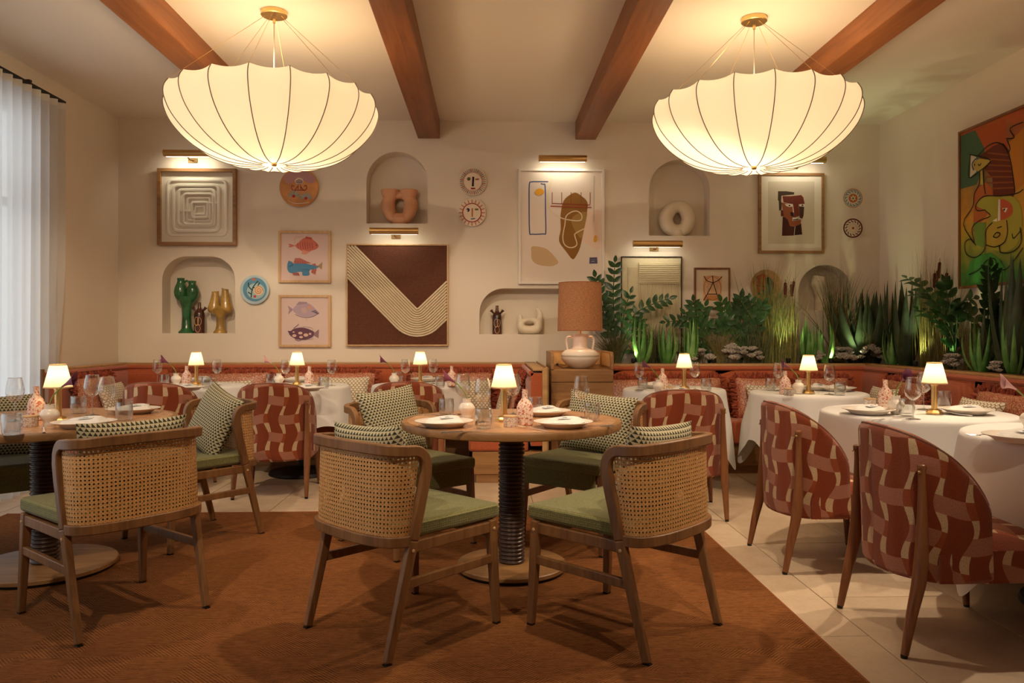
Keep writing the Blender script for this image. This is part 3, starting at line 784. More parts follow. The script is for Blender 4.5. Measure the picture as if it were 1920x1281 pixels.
# cushions lying against the cane chair backs
def chair_pillow(ci, w, h, dx, lean, roll, label, zoff=0.49, yoff=-0.10, t=0.13, sag=0.0):
    (x, y), a, _ = CANE[ci]; a = R(a); c, s = math.cos(a), math.sin(a)
    lx, ly = dx, yoff
    p = (x + lx * c - ly * s, y + lx * s + ly * c, zoff + 0.012)
    place_pillow('throw_cushion', MT['tri'], w, h, t, p, a + PI, lean, roll, label, 'triangle-weave cushions on cane chairs', sag=sag)
TW = 'triangle-weave cushion '
chair_pillow(0, 0.44, 0.36, 0.0, R(14), R(2), TW + 'on the front left chair of the centre table', yoff=-0.09)
chair_pillow(1, 0.44, 0.36, 0.0, R(14), R(-2), TW + 'on the front right chair of the centre table', yoff=-0.09)
chair_pillow(2, 0.40, 0.40, 0.0, R(16), R(-6), TW + 'standing tall on the far left chair of the centre table', yoff=-0.06)
chair_pillow(3, 0.46, 0.36, 0.0, R(16), R(4), TW + 'on the far right chair behind the wine glass', yoff=-0.06)
chair_pillow(4, 0.46, 0.36, 0.0, R(14), R(0), TW + 'just showing over the nearest chair of the left table', yoff=-0.09)
chair_pillow(5, 0.40, 0.40, 0.02, R(20), R(16), TW + 'tipped on one corner, beyond the left table', yoff=-0.04)
chair_pillow(6, 0.46, 0.36, 0.0, R(14), R(0), TW + 'at the left edge behind the speckled bottle', yoff=-0.06)

# ---------------------------------------------------------------- banquettes
def soft_panel(m, x0, x1, z0, z1, y, puff, M=None, n=8):
    G, U = [], []
    for i in range(n + 1):
        u = i / n * 2 - 1; row, ur = [], []
        for j in range(n + 1):
            v = j / n * 2 - 1; p = puff * (max(0, 1 - u ** 8)) ** 0.4 * (max(0, 1 - v ** 8)) ** 0.4
            q = Vector((lerp(x0, x1, i / n), y - p, lerp(z0, z1, j / n))); row.append(M @ q if M is not None else q); ur.append((q.x, q.z))
        G.append(row); U.append(ur)
    m.grid(G, U); return m
def along(p0, p1):
    """matrix: local x runs p0->p1, local -y is the side that faces the sitter (left of travel reversed)"""
    d = Vector((p1[0] - p0[0], p1[1] - p0[1], 0)); a = math.atan2(d.y, d.x)
    return Matrix.Translation((p0[0], p0[1], 0)) @ Matrix.Rotation(a, 4, 'Z'), d.length
def bench_run(root, p0, p1, cuts, top=0.915, depth=0.50, cap=True, trim0=0.0, trim1=0.0, capw=0.025, back=True):
    """p0->p1 is the line of the backrest's rear face; the sitter faces local -y"""
    M, L = along(p0, p1); I = M
    xs = [trim0] + [c for c in cuts] + [L - trim1]
    xb = [0] + list(cuts) + [L]
    MB().box(0, L, -0.13, -0.03, 0.30, top - 0.03).build('back_core', MT['rust_fab'], root, smooth=0, M=I)
    for a, b in zip(xb, xb[1:]):
        m = MB(); soft_panel(m, a + 0.004, b - 0.004, 0.44, top - 0.045, -0.13, 0.035); m.build('back_panel', MT['rust_fab'], root, smooth=60, M=I)
    MB().tube([(0, -0.13, top - 0.032), (L, -0.13, top - 0.032)], 0.021, 8).build('top_roll', MT['rust_fab'], root, M=I)
    if cap: MB().box(0, L, -0.115, -0.115 + capw + 0.08, top - 0.012, top + 0.006).build('wood_cap', MT['oak_cap'], root, smooth=0, bevel=0.003, M=I)
    for a, b in zip(xs, xs[1:]):
        m = MB(); m.box(a + 0.003, b - 0.003, -0.13 - depth, -0.15, 0.255, 0.452); m.build('seat_panel', MT['rust_fab'], root, smooth=60, bevel=0.022, seg=3, M=I)
    MB().box(xs[0] + 0.01, xs[-1] - 0.01, -0.13 - depth + 0.03, -0.04, 0.075, 0.253).build('plinth', MT['oak_x'], root, smooth=0, M=I)
    MB().box(xs[0] + 0.03, xs[-1] - 0.03, -0.13 - depth + 0.06, -0.06, 0.0, 0.075).build('recessed_base', MT['oak_x'], root, smooth=0, M=I)
bl = empty('banquette', (-1.5, 7.3, 0)); BLI = Matrix.Translation((1.5, -7.3, 0))
def rel(p): return (p[0] + 1.5, p[1] - 7.3)
bench_run(bl, rel((-3.58, D - 0.01)), rel((0.46, D - 0.01)), [0.98, 2.0, 3.02], trim0=0.62, trim1=0.62)
bench_run(bl, rel((-3.585, 6.12)), rel((-3.585, D - 0.02)), [], trim1=0.0)
bench_run(bl, rel((0.475, D - 0.02)), rel((0.475, 6.20)), [])
ep = MB(); ep.box(0.435, 0.480, 6.17, 6.22 - 0.02, 0.0, 0.93); ep.box(0.476, 0.484, 6.17, D - 0.02, 0.0, 0.93)
ep.build('end_panel', MT['oak_cap'], bl, smooth=0, M=BLI)
ep = MB(); ep.box(-3.59, -3.44, 6.085, 6.115, 0.0, 0.925); ep.build('end_panel', MT['oak'], bl, smooth=0, M=BLI)
tag(bl, 'terracotta upholstered corner banquette under the picture wall, left of the sideboard', 'banquette')
br = empty('banquette', (2.6, 6.6, 0))
def rel2(p): return (p[0] - 2.6, p[1] - 6.6)
bench_run(br, rel2((1.11, 7.16)), rel2((3.60, 7.16)), [0.97], trim1=0.64, capw=0.0)
bench_run(br, rel2((3.60, 7.16)), rel2((3.60, 1.6)), [0.55, 1.75, 2.95, 4.2], capw=0.0)
tag(br, 'terracotta upholstered banquette in front of the planter, right of the sideboard', 'banquette')
# planter trough behind the right banquette
pt = empty('planter_trough', (2.5, 7.4, 0))
T2 = Matrix.Translation((-2.5, -7.4, 0))
MB().box(1.10, 3.605, 7.135, 7.165, 0.0, 0.925).build('front_board', MT['oak_x'], pt, smooth=0, M=T2)
MB().box(3.575, 3.605, 1.6, 7.165, 0.0, 0.925).build('side_board', MT['oak_y'], pt, smooth=0, M=T2)
MB().box(1.10, 1.13, 7.165, D - 0.005, 0.0, 0.925).build('end_board', MT['oak_y'], pt, smooth=0, M=T2)
G = []
m = MB()
for (x0, x1, y0, y1) in ((1.13, XR - 0.005, 7.165, D - 0.005), (3.605, XR - 0.005, 1.6, 7.165)):
    nx, ny = max(2, int((x1 - x0) / 0.04)), max(2, int((y1 - y0) / 0.04))
    m.grid([[(lerp(x0, x1, i / nx), lerp(y0, y1, j / ny), 0.898 + rnd.uniform(-0.012, 0.012)) for j in range(ny + 1)] for i in range(nx + 1)])
m.build('soil', MT['soil'], pt, smooth=60, M=T2)
tag(pt, 'long oak planter trough with bark soil along the right back corner', 'planter')

# cushions on the banquettes
FR, LU = 'fringed terracotta cushions', 'cream lumbar cushions'
def bq(px, y, w, h, lab, kind='f', yaw=0.0, lean=R(14), z=0.452, roll=0.0):
    x = at_y(px, 700, y).x
    if kind == 'f': place_pillow('fringed_cushion', MT['boucle'], w, h, 0.12, (x, y, z), yaw, lean, roll, lab, FR, fringe=True)
    else: place_pillow('lumbar_cushion', MT['zig'], w, h, 0.10, (x, y, z), yaw, lean, roll, lab, LU)
bq(405, 7.27, 0.94, 0.40, 'wide fringed terracotta cushion behind the corner white table')
bq(420, 7.14, 0.46, 0.33, 'cream lumbar cushion behind the corner white table', 'l')
bq(615, 7.27, 0.88, 0.40, 'wide fringed terracotta cushion below the fish prints')
bq(643, 7.14, 0.46, 0.36, 'cream lumbar cushion below the fish prints', 'l')
bq(845, 7.27, 0.80, 0.40, 'wide fringed terracotta cushion below the chevron picture')
bq(882, 7.14, 0.40, 0.33, 'cream lumbar cushion below the chevron picture', 'l')
place_pillow('fringed_cushion', MT['boucle'], 0.66, 0.40, 0.12, (0.20, 6.75, 0.452), R(-90), R(14), 0, 'fringed terracotta cushion on the short return beside the sideboard', FR, fringe=True)
place_pillow('lumbar_cushion', MT['zig'], 0.44, 0.34, 0.10, (0.09, 6.70, 0.452), R(-90), R(16), 0, 'cream lumbar cushion on the short return beside the sideboard', LU)
place_pillow('fringed_cushion', MT['boucle'], 0.66, 0.40, 0.12, (-3.28, 6.72, 0.452), R(90), R(14), 0, 'fringed terracotta cushion against the left wall', FR, fringe=True)
place_pillow('lumbar_cushion', MT['zig'], 0.44, 0.34, 0.10, (-3.16, 6.78, 0.452), R(90), R(18), 0, 'cream lumbar cushion against the left wall', LU)
bq(1178, 6.82, 0.44, 0.36, 'fringed terracotta cushion right beside the sideboard')
bq(1292, 6.82, 0.64, 0.37, 'fringed terracotta cushion behind the white table next to the sideboard')
bq(1284, 6.70, 0.44, 0.30, 'cream lumbar cushion behind the white table next to the sideboard', 'l')
bq(1430, 6.80, 0.46, 0.37, 'fringed terracotta cushion standing upright in the gap between two right tables')
bq(1448, 6.68, 0.42, 0.31, 'cream lumbar cushion left of the white table in the planted corner', 'l')
bq(1548, 6.80, 0.50, 0.37, 'fringed terracotta cushion behind the white table in the planted corner')
def rq(y, w, h, lab, kind='f', x=3.30, lean=R(14), roll=0.0):
    if kind == 'f': place_pillow('fringed_cushion', MT['boucle'], w, h, 0.12, (x, y, 0.452), R(-90), lean, roll, lab, FR, fringe=True)
    else: place_pillow('lumbar_cushion', MT['zig'], w, h, 0.10, (x, y, 0.452), R(-90), lean, roll, lab, LU)
rq(6.15, 0.62, 0.38, 'fringed terracotta cushion on the right wall run, nearest the corner')
rq(6.22, 0.42, 0.32, 'cream lumbar cushion on the right wall run, nearest the corner', 'l', 3.17)
rq(4.90, 0.70, 0.38, 'fringed terracotta cushion right of the lamp on the near right table')
rq(4.98, 0.46, 0.33, 'cream lumbar cushion right of the lamp on the near right table', 'l', 3.17)
rq(3.95, 0.66, 0.38, 'fringed terracotta cushion at the right edge of the photo')
# ---------------------------------------------------------------- wooden pedestal tables
TZ = 0.76
def wood_table(r, rb, label, loc):
    t = empty('round_table', loc)
    MB().lathe([(0, -0.040), (r - 0.012, -0.040), (r - 0.003, -0.036), (r, -0.028), (r, -0.008), (r - 0.004, -0.001), (r - 0.03, 0.0)], 96, c=(0, 0, TZ)).build('top_rim', MT['oak_x'], t, smooth=30)
    MB().lathe([(r - 0.03, 0.0), (0, 0.0)], 96, c=(0, 0, TZ)).build('inlaid_top', MT['parquet'], t)
    prof = [(0.05, 0.035)]; n = 34
    for i in range(n):
        z0 = 0.036 + (TZ - 0.04 - 0.036) * i / n; h = (TZ - 0.076) / n
        for k in range(7): a = PI * k / 6; prof.append((0.058 + 0.010 * math.sin(a), z0 + h * (0.04 + 0.92 * k / 6)))
    MB().lathe(prof, 32).build('ringed_column', MT['ring_dark'], t, smooth=60)
    b = MB().lathe([(0, 0.036), (rb - 0.004, 0.036), (rb, 0.032), (rb, 0.016), (rb - 0.006, 0.014)], 64).build('base_plate', MT['oak_x'], t, smooth=30)
    MB().lathe([(rb - 0.008, 0.014), (rb - 0.010, 0.0), (0, 0.0)], 64).build('foot_ring', MT['dark_base'], b)
    return tag(t, label, 'table', 'round wooden tables')
wood_table(0.555, 0.278, 'round wooden table with ringed dark column in the centre', (0.12, 3.93, 0.010))
wood_table(0.625, 0.335, 'larger round wooden table with ringed column at the left', (-2.25, 4.00, 0.010))
TZR = TZ + 0.010

# ---------------------------------------------------------------- white-clothed tables
def ped_table(r):
    def f():
        t = empty('pedestal_table')
        MB().lathe([(0, -0.028), (r - 0.004, -0.028), (r, -0.02), (r, -0.004), (r - 0.004, 0), (0, 0)], 48, c=(0, 0, TZ - 0.006)).build('table_top', MT['dark_base'], t)
        MB().lathe([(0.038, 0.05), (0.038, TZ - 0.034)], 24).build('column', MT['dark_base'], t)
        MB().lathe([(0, 0), (0.27, 0), (0.275, 0.008), (0.265, 0.03), (0.10, 0.055), (0.05, 0.07), (0, 0.07)], 40).build('base_plate', MT['dark_base'], t)
        return t
    return f
def cloth(r, half, rot, seed):
    r2 = random.Random(seed); NA = 144; NR = 26
    ph = [r2.uniform(0, 6.28) for _ in range(4)]
    m = MB(); G, U = [], []
    for i in range(NA + 1):
        a = 2 * PI * i / NA; aa = a
        # square outline with softened corners
        c, s = abs(math.cos(aa)), abs(math.sin(aa)); pm = half / (c ** 9 + s ** 9) ** (1 / 9)
        row, ur = [], []
        for j in range(NR + 1):
            if j <= 6: rho = (r - 0.012) * j / 6
            else: rho = (r - 0.012) + (pm - r + 0.012) * ((j - 6) / (NR - 6)) ** 1.15
            over = max(0, rho - (r - 0.012))
            if over <= 0: x, z = rho, 0.0
            else:
                bend = 0.020; th = min(1.0, over / (bend * PI / 2)) * PI / 2
                x = r - 0.012 + bend * math.sin(th); z = -bend * (1 - math.cos(th)); rest = max(0, over - bend * PI / 2)
                f = min(1, rest / 0.25)
                corner = (pm - half) / (half * 0.4)
                fold = 0.016 * f * math.sin(6 * aa + ph[0]) + 0.007 * f * math.sin(11 * aa + ph[1]) + 0.045 * f * corner * (0.5 + 0.5 * math.cos(8 * aa + ph[2]))
                x += 0.10 * rest + fold; z -= rest * 0.985
            row.append((x * math.cos(a + rot), x * math.sin(a + rot), z)); ur.append((rho * math.cos(a), rho * math.sin(a)))
        G.append(row); U.append(ur)
    m.grid(G, U, flip=True); return m
WT = 'white-clothed tables'
TAB = {  # key: centre, radius, cloth half side, rotation, phrase
    'corner': ((-2.50, 6.72), 0.40, 0.72, 45, 'white table in the left corner'),
    'fish': ((-1.60, 6.70), 0.40, 0.72, 40, 'white table below the fish prints'),
    'chevron': ((-0.60, 6.76), 0.40, 0.72, 45, 'white table below the chevron picture'),
    'side': ((1.50, 6.20), 0.40, 0.78, 12, 'white table beside the sideboard'),
    'plant': ((2.43, 5.80), 0.42, 0.78, 8, 'white table in the planted corner'),
    'near': ((2.43, 4.32), 0.50, 0.80, 0, 'near white table at the right'),
    'edge': ((2.64, 3.30), 0.50, 0.92, 45, 'white table at the right edge'),
}
for i, (k, ((x, y), r, half, rot, ph_)) in enumerate(TAB.items()):
    put('ped%.2f' % r, ped_table(r), (x, y, 0), 0, 'black pedestal table under the cloth of the ' + ph_, 'table', WT)
    o = cloth(r, half, R(rot), 11 + i).build('tablecloth', MT['cloth'], smooth=80); o.location = (x, y, TZ)
    tag(o, 'white linen cloth draped over the ' + ph_.replace('white ', ''), 'tablecloth', 'white tablecloths')

# ---------------------------------------------------------------- things on the tables
def table_lamp():
    t = empty('table_lamp'); B = MT['brass']
    MB().lathe([(0, 0), (0.044, 0), (0.044, 0.010), (0.039, 0.014), (0.036, 0.022), (0.026, 0.026), (0.018, 0.028)], 8).build('base', B, t, smooth=20)
    MB().lathe([(0.016, 0.026), (0.016, 0.155), (0.019, 0.158), (0.019, 0.164), (0.006, 0.166), (0.006, 0.19)], 24).build('stem', B, t)
    s = MB().lathe([(0.065, 0.168), (0.0375, 0.281)], 48).build('lamp_shade', MT['lampshade'], t)
    tm = plain('shade_trim', '#d7b98a', 0.8)
    MB().lathe([(0.0652, 0.166), (0.0662, 0.168), (0.0650, 0.173)], 48).build('shade_trim', tm, s); MB().lathe([(0.0385, 0.278), (0.0388, 0.282), (0.037, 0.283)], 48).build('shade_trim', tm, s)
    MB().lathe([(0, 0.235), (0.008, 0.23), (0.012, 0.215), (0.008, 0.195), (0.006, 0.19)], 12).build('bulb', shade_mat('bulb_glass', (0.9, 0.9, 0.9), (1, 0.8, 0.5), 3.0), t)
    d = bpy.data.lights.new('lamp_light', 'POINT'); d.energy = 0.95; d.color = (1.0, 0.74, 0.40); d.shadow_soft_size = 0.02
    l = bpy.data.objects.new('lamp_light', d); l.location = (0, 0, 0.225); l.parent = t; col.objects.link(l)
    return t
def wine_glass():
    t = empty('wine_glass')
    MB().lathe([(0.030, 0.215), (0.036, 0.19), (0.041, 0.155), (0.0405, 0.140), (0.034, 0.118), (0.018, 0.103), (0.005, 0.097)], 28).build('bowl', MT['glass'], t)
    MB().lathe([(0.0038, 0.099), (0.0030, 0.07), (0.0030, 0.03), (0.005, 0.008)], 10).build('stem', MT['glass'], t)
    MB().lathe([(0.005, 0.008), (0.016, 0.004), (0.036, 0.001), (0.036, 0.0), (0, 0)], 28).build('foot', MT['glass'], t)
    tr = MB().tube([(0.030 * math.cos(2 * PI * k / 28), 0.030 * math.sin(2 * PI * k / 28), 0.215) for k in range(28)], 0.0013, 5, closed=True).build('rim', MT['glass'], t)
    return t
def tumbler():
    t = empty('tumbler')
    MB().lathe([(0.038, 0.092), (0.0405, 0.06), (0.039, 0.02), (0.033, 0.002), (0, 0.0)], 28).build('outer_wall', MT['tumbler'], t)
    MB().lathe([(0.036, 0.092), (0.0385, 0.06), (0.036, 0.022), (0.028, 0.013), (0, 0.013)], 28).build('inner_wall', MT['tumbler'], t)
    MB().lathe([(0.038, 0.092), (0.037, 0.0935), (0.036, 0.092)], 28).build('rim', MT['glass'], t)
    return t
def bottle_vase():
    t = empty('bottle_vase')
    MB().lathe([(0, 0), (0.036, 0), (0.040, 0.004), (0.0405, 0.05), (0.039, 0.085), (0.030, 0.108), (0.018, 0.122), (0.0135, 0.135), (0.0135, 0.165), (0.015, 0.17), (0.011, 0.17), (0.0105, 0.13)], 28).build('body', MT['speckle'], t)
    return t
def candle_jar():
    t = empty('salt_jar')
    MB().lathe([(0, 0), (0.031, 0), (0.033, 0.003), (0.034, 0.044), (0.030, 0.044), (0.029, 0.01)], 28).build('body', MT['speckle_pale'], t)
    l = MB().lathe([(0, 0.052), (0.034, 0.052), (0.035, 0.050), (0.035, 0.046), (0.034, 0.0445), (0, 0.0445)], 28).build('lid', MT['pale_oak'], t)
    return t
def bud_vase(lily='lily', dirx=-1):
    def f():
        t = empty('bud_vase')
        def wob(a, z): return 1 + 0.018 * math.cos(14 * a + z * 160)
        MB().lathe([(0, 0), (0.026, 0), (0.028, 0.004), (0.026, 0.016), (0.034, 0.030), (0.043, 0.046), (0.043, 0.056), (0.034, 0.072), (0.022, 0.080), (0.021, 0.098), (0.024, 0.100), (0.018, 0.100), (0.017, 0.07)], 42, wob=wob).build('body', MT['white_ceramic'], t)
        pth = catmull([(0.004, 0, 0.05), (0.002, 0, 0.10), (dirx * 0.02, 0, 0.145), (dirx * 0.06, 0, 0.185)], 5)
        fl = MB().tube(pth, [0.0035] * len(pth), 7).build('flower_stem', MT['stem'], t)
        # calla spathe: a flared funnel with a pointed lip
        G = []; base = Vector(pth[-1]); ax = Vector((dirx * 0.75, 0, 0.45)).normalized(); sd = Vector((0, 1, 0)); up = ax.cross(sd) * dirx
        for i in range(9):
            k = i / 8; row = []
            for j in range(17):
                a = 2 * PI * j / 16
                rr = 0.004 + 0.020 * k ** 1.7; lip = max(0, math.cos(a)) ** 2 * 0.030 * k ** 3; drop = max(0, -math.cos(a)) * 0.016 * k ** 2
                p = base + ax * (0.066 * k + lip - drop) + (sd * math.sin(a) + up * math.cos(a)) * (rr + 0.004 * k ** 4)
                row.append(p)
            G.append(row)
        m = MB(); m.grid(G); m.build('spathe', MT[lily], fl, smooth=80)
        return t
    return f
def plate_with_napkin():
    t = empty('dinner_plate')
    MB().lathe([(0, 0), (0.086, 0), (0.090, 0.003), (0.104, 0.014), (0.122, 0.022), (0.136, 0.026), (0.138, 0.029), (0.133, 0.030), (0.11, 0.024), (0.09, 0.015), (0, 0.012)], 48).build('plate_body', MT['white_ceramic'], t)
    return t
def napkin():
    t = empty('napkin'); m = MB(); G = []
    for i in range(13):
        row = []
        for j in range(9):
            u, v = i / 12 * 2 - 1, j / 8 * 2 - 1; e = max(0, 1 - abs(u) ** 6) ** 0.5 * max(0, 1 - abs(v) ** 6) ** 0.5
            row.append((0.088 * u + 0.006 * v, 0.052 * v + 0.005 * math.sin(2.5 * u), 0.002 + e * (0.017 + 0.005 * math.sin(2.4 * u + 1.5 * v) + (0.006 if v > 0.1 else 0))))
        G.append(row)
    m.grid(G); ring = [G[q][0] for q in range(12)] + [G[12][q] for q in range(8)] + [G[q][8] for q in range(12, 0, -1)] + [G[0][q] for q in range(8, 0, -1)]
    m.add([(p[0], p[1], 0.0) for p in ring], [tuple(range(len(ring) - 1, -1, -1))])
    m.build('folded_linen', MT['napkin'], t, smooth=60)
    MB().box(-0.03, 0.03, -0.016, 0.016, 0, 0.001).build('card', plain('menu_card', '#dfe0e2', 0.6), t, smooth=0, M=Matrix.Translation((0.01, -0.012, 0.0235)) @ Matrix.Rotation(R(8), 4, 'X'))
    MB().stroke([(-0.01, -0.004), (0.002, 0.004), (0.012, -0.003)], 0.004, -0.0005, 0, 0).build('card_mark', MT['black'], t, smooth=0, M=Matrix.Translation((0.01, -0.012, 0.0252)) @ Matrix.Rotation(R(8) - PI / 2, 4, 'X'))
    return t
def fork():
    t = empty('fork')
    p = catmull([(0, -0.09, 0.003), (0, -0.02, 0.006), (0, 0.03, 0.012), (0, 0.05, 0.010)], 5)
    MB().tube(p, [0.0055 - 0.0025 * abs(math.sin(i / len(p) * 2.6)) for i in range(len(p))], sec=[(-0.35, -1), (0.35, -1), (0.35, 1), (-0.35, 1)]).build('handle', MT['steel'], t)
    m = MB(); m.box(-0.011, 0.011, 0.048, 0.066, 0.008, 0.010)
    for x in (-0.0095, -0.003, 0.0035, 0.0095): m.tube([(x, 0.064, 0.009), (x, 0.085, 0.008), (x, 0.102, 0.012)], 0.0014, 5)
    m.build('tines', MT['steel'], t); return t
def knife():
    t = empty('knife')
    MB().tube([(0, -0.10, 0.005), (0, 0.0, 0.005)], [0.006, 0.005], sec=[(-0.5, -1), (0.5, -1), (0.5, 1), (-0.5, 1)]).build('handle', MT['steel'], t)
    m = MB(); m.add([(-0.006, 0, 0.004), (0.006, 0, 0.004), (0.008, 0.08, 0.004), (-0.003, 0.115, 0.004), (-0.006, 0, 0.006), (0.006, 0, 0.006), (0.008, 0.08, 0.005), (-0.003, 0.115, 0.005)],
                  [(3, 2, 1, 0), (4, 5, 6, 7), (0, 1, 5, 4), (1, 2, 6, 5), (2, 3, 7, 6), (3, 0, 4, 7)]); m.build('blade', MT['steel'], t, smooth=0); return t
def on(px, py, z): return tuple(at_z(px, py, z))
def LAMP(px, py, z, w): put('lamp', table_lamp, on(px, py, z), R(rnd.uniform(0, 45)), 'small brass table lamp with lit cream shade on the ' + w, 'lamp', 'small brass table lamps')
def GLS(px, py, z, w): put('wine', wine_glass, on(px, py, z), 0, 'stemmed wine glass ' + w, 'wine glass', 'wine glasses')
def TUM(px, py, z, w): put('tum', tumbler, on(px, py, z), 0, 'short clear tumbler ' + w, 'tumbler', 'water tumblers')
def BOT(px, py, z, w): put('bot', bottle_vase, on(px, py, z), 0, 'speckled pink ceramic bottle on the ' + w, 'bottle', 'speckled bottles')
def JAR(px, py, z, w): put('jar', candle_jar, on(px, py, z), 0, 'small pale jar with wooden lid on the ' + w, 'jar', 'lidded jars')
def VAS(px, py, z, w, kind='lily', rz=0, d=-1): put('vas_%s_%d' % (kind, d), bud_vase(kind, d), on(px, py, z), R(rz), 'ribbed white bud vase with a calla lily on the ' + w, 'vase', 'bud vases')
def PLT(px, py, z, w, rz=20, nap=True):
    p = on(px, py, z); put('plate', plate_with_napkin, p, 0, 'pale ceramic dinner plate ' + w, 'plate', 'dinner plates')
    if nap: put('napkin', napkin, (p[0], p[1], p[2] + 0.020), R(rz), 'folded napkin, plate ' + w, 'napkin', 'folded napkins')
def FRK(px, py, z, rz, w): put('fork', fork, on(px, py, z), R(rz), 'steel fork ' + w, 'fork', 'forks')
def KNF(px, py, z, rz, w): put('knife', knife, on(px, py, z), R(rz), 'steel table knife ' + w, 'knife', 'knives')

z = TZR; w = 'centre wooden table'
LAMP(945, 790, z, w)
PLT(833, 800, z, 'front left on the centre wooden table', 15); PLT(1056, 801, z, 'front right on the centre wooden table', -20); PLT(1022, 779, z, 'far right on the centre wooden table', 30)
TUM(907, 804, z, 'at the front of the centre wooden table'); TUM(837, 781, z, 'far left on the centre wooden table'); TUM(1110, 790, z, 'right side of the centre wooden table')
GLS(905, 792, z, 'just left of the lamp on the centre wooden table'); GLS(868, 777, z, 'behind the bud vase on the centre wooden table'); GLS(1090, 784, z, 'at the right of the centre wooden table'); GLS(962, 777, z, 'behind the lamp on the centre wooden table')
TUM(1003, 777, z, 'behind the speckled bottle on the centre wooden table')
BOT(984, 797, z, w); JAR(957, 800, z, w); VAS(875, 784, z, w, 'lily')
FRK(1000, 806, z, 40, 'beside the front right plate of the centre table'); KNF(868, 811, z, -70, 'beside the front left plate of the centre table'); KNF(820, 779, z, 78, 'at the far left rim of the centre table'); KNF(1112, 800, z, 80, 'beside the front right plate, at the right of the centre table')
w = 'left wooden table'
LAMP(109, 790, z, w)
PLT(158, 801, z, 'at the front of the left wooden table', 10); PLT(250, 775, z, 'far right on the left wooden table', 25)
TUM(22, 816, z, 'at the left front of the left wooden table'); TUM(147, 775, z, 'right of the lamp on the left wooden table'); TUM(233, 789, z, 'at the right of the left wooden table')
GLS(28, 790, z, 'at the left edge of the photo'); GLS(173, 779, z, 'left one of the pair on the left wooden table'); GLS(201, 787, z, 'right one of the pair on the left wooden table')
BOT(68, 788, z, w); JAR(57, 800, z, w); VAS(93, 798, z, w, 'lily', 0, 1)
FRK(82, 808, z, 30, 'on the left wooden table'); KNF(228, 797, z, 62, 'at the right of the front plate, left wooden table')
z = TZ + 0.003
w = TAB['corner'][4]
LAMP(368, 722, z, w); GLS(295, 722, z, 'left of the flower on the ' + w); GLS(407, 722, z, 'right of the lamp on the ' + w)
VAS(330, 722, z, w, 'lily', 0, -1); TUM(308, 723, z, 'left on the ' + w); TUM(388, 729, z, 'right on the ' + w); BOT(350, 724, z, w); PLT(375, 716, z, 'on the ' + w, 20); PLT(350, 732, z, 'at the front of the ' + w, 60)
w = TAB['fish'][4]
LAMP(557, 722, z, w); GLS(535, 723, z, 'left of the lamp on the ' + w); GLS(622, 723, z, 'right of the lamp on the ' + w)
VAS(523, 722, z, w, 'lily_pale', 0, -1); TUM(508, 722, z, 'left on the ' + w); TUM(608, 729, z, 'right on the ' + w); BOT(580, 725, z, w); JAR(591, 729, z, w); PLT(556, 716, z, 'on the ' + w, 20); PLT(575, 733, z, 'at the front of the ' + w, 60)
w = TAB['chevron'][4]
LAMP(788, 720, z, w); GLS(760, 721, z, 'left of the lamp on the ' + w); GLS(812, 720, z, 'right of the lamp on the ' + w)
VAS(739, 721, z, w, 'lily', 0, -1); TUM(748, 716, z, 'left on the ' + w); TUM(825, 727, z, 'right on the ' + w); BOT(847, 724, z, w); PLT(797, 715, z, 'on the ' + w, 20)
w = TAB['side'][4]
LAMP(1283, 730, z, w); GLS(1198, 732, z, 'left of the lamp on the ' + w); GLS(1303, 731, z, 'right of the lamp on the ' + w)
VAS(1235, 737, z, w, 'lily', 0, -1); TUM(1205, 730, z, 'left on the ' + w); TUM(1324, 733, z, 'right on the ' + w); BOT(1242, 731, z, w); JAR(1258, 738, z, w); PLT(1228, 727, z, 'left on the ' + w, 20); PLT(1275, 739, z, 'at the front of the ' + w, 60)
w = TAB['plant'][4]
LAMP(1516, 738, z, w); GLS(1459, 733, z, 'left of the lamp on the ' + w); GLS(1555, 740, z, 'right of the lamp on the ' + w)
VAS(1497, 738, z, w, 'lily', 0, -1); TUM(1445, 732, z, 'left on the ' + w); TUM(1575, 741, z, 'right on the ' + w); BOT(1472, 739, z, w); JAR(1479, 742, z, w); PLT(1570, 733, z, 'right on the ' + w, 20); PLT(1535, 731, z, 'behind the lamp on the ' + w, 60)
w = TAB['near'][4]
LAMP(1752, 776, z, w); GLS(1712, 786, z, 'in front of the lamp on the ' + w); GLS(1732, 768, z, 'behind the lamp on the ' + w)
VAS(1680, 776, z, w, 'lily', 90, -1); TUM(1700, 780, z, 'left on the ' + w); TUM(1770, 762, z, 'right on the ' + w); BOT(1660, 766, z, w); JAR(1631, 763, z, w); PLT(1628, 776, z, 'left on the ' + w, 20); PLT(1812, 776, z, 'right on the ' + w, -15)
KNF(1673, 784, z, 90, 'left on the ' + w); FRK(1790, 778, z, 35, 'beside the right plate on the ' + w)
w = TAB['edge'][4]
PLT(1912, 828, z, 'on the ' + w, 10); FRK(1862, 821, z, 70, 'on the ' + w); VAS(1932, 806, z, w, 'lily_pale', -10, -1)

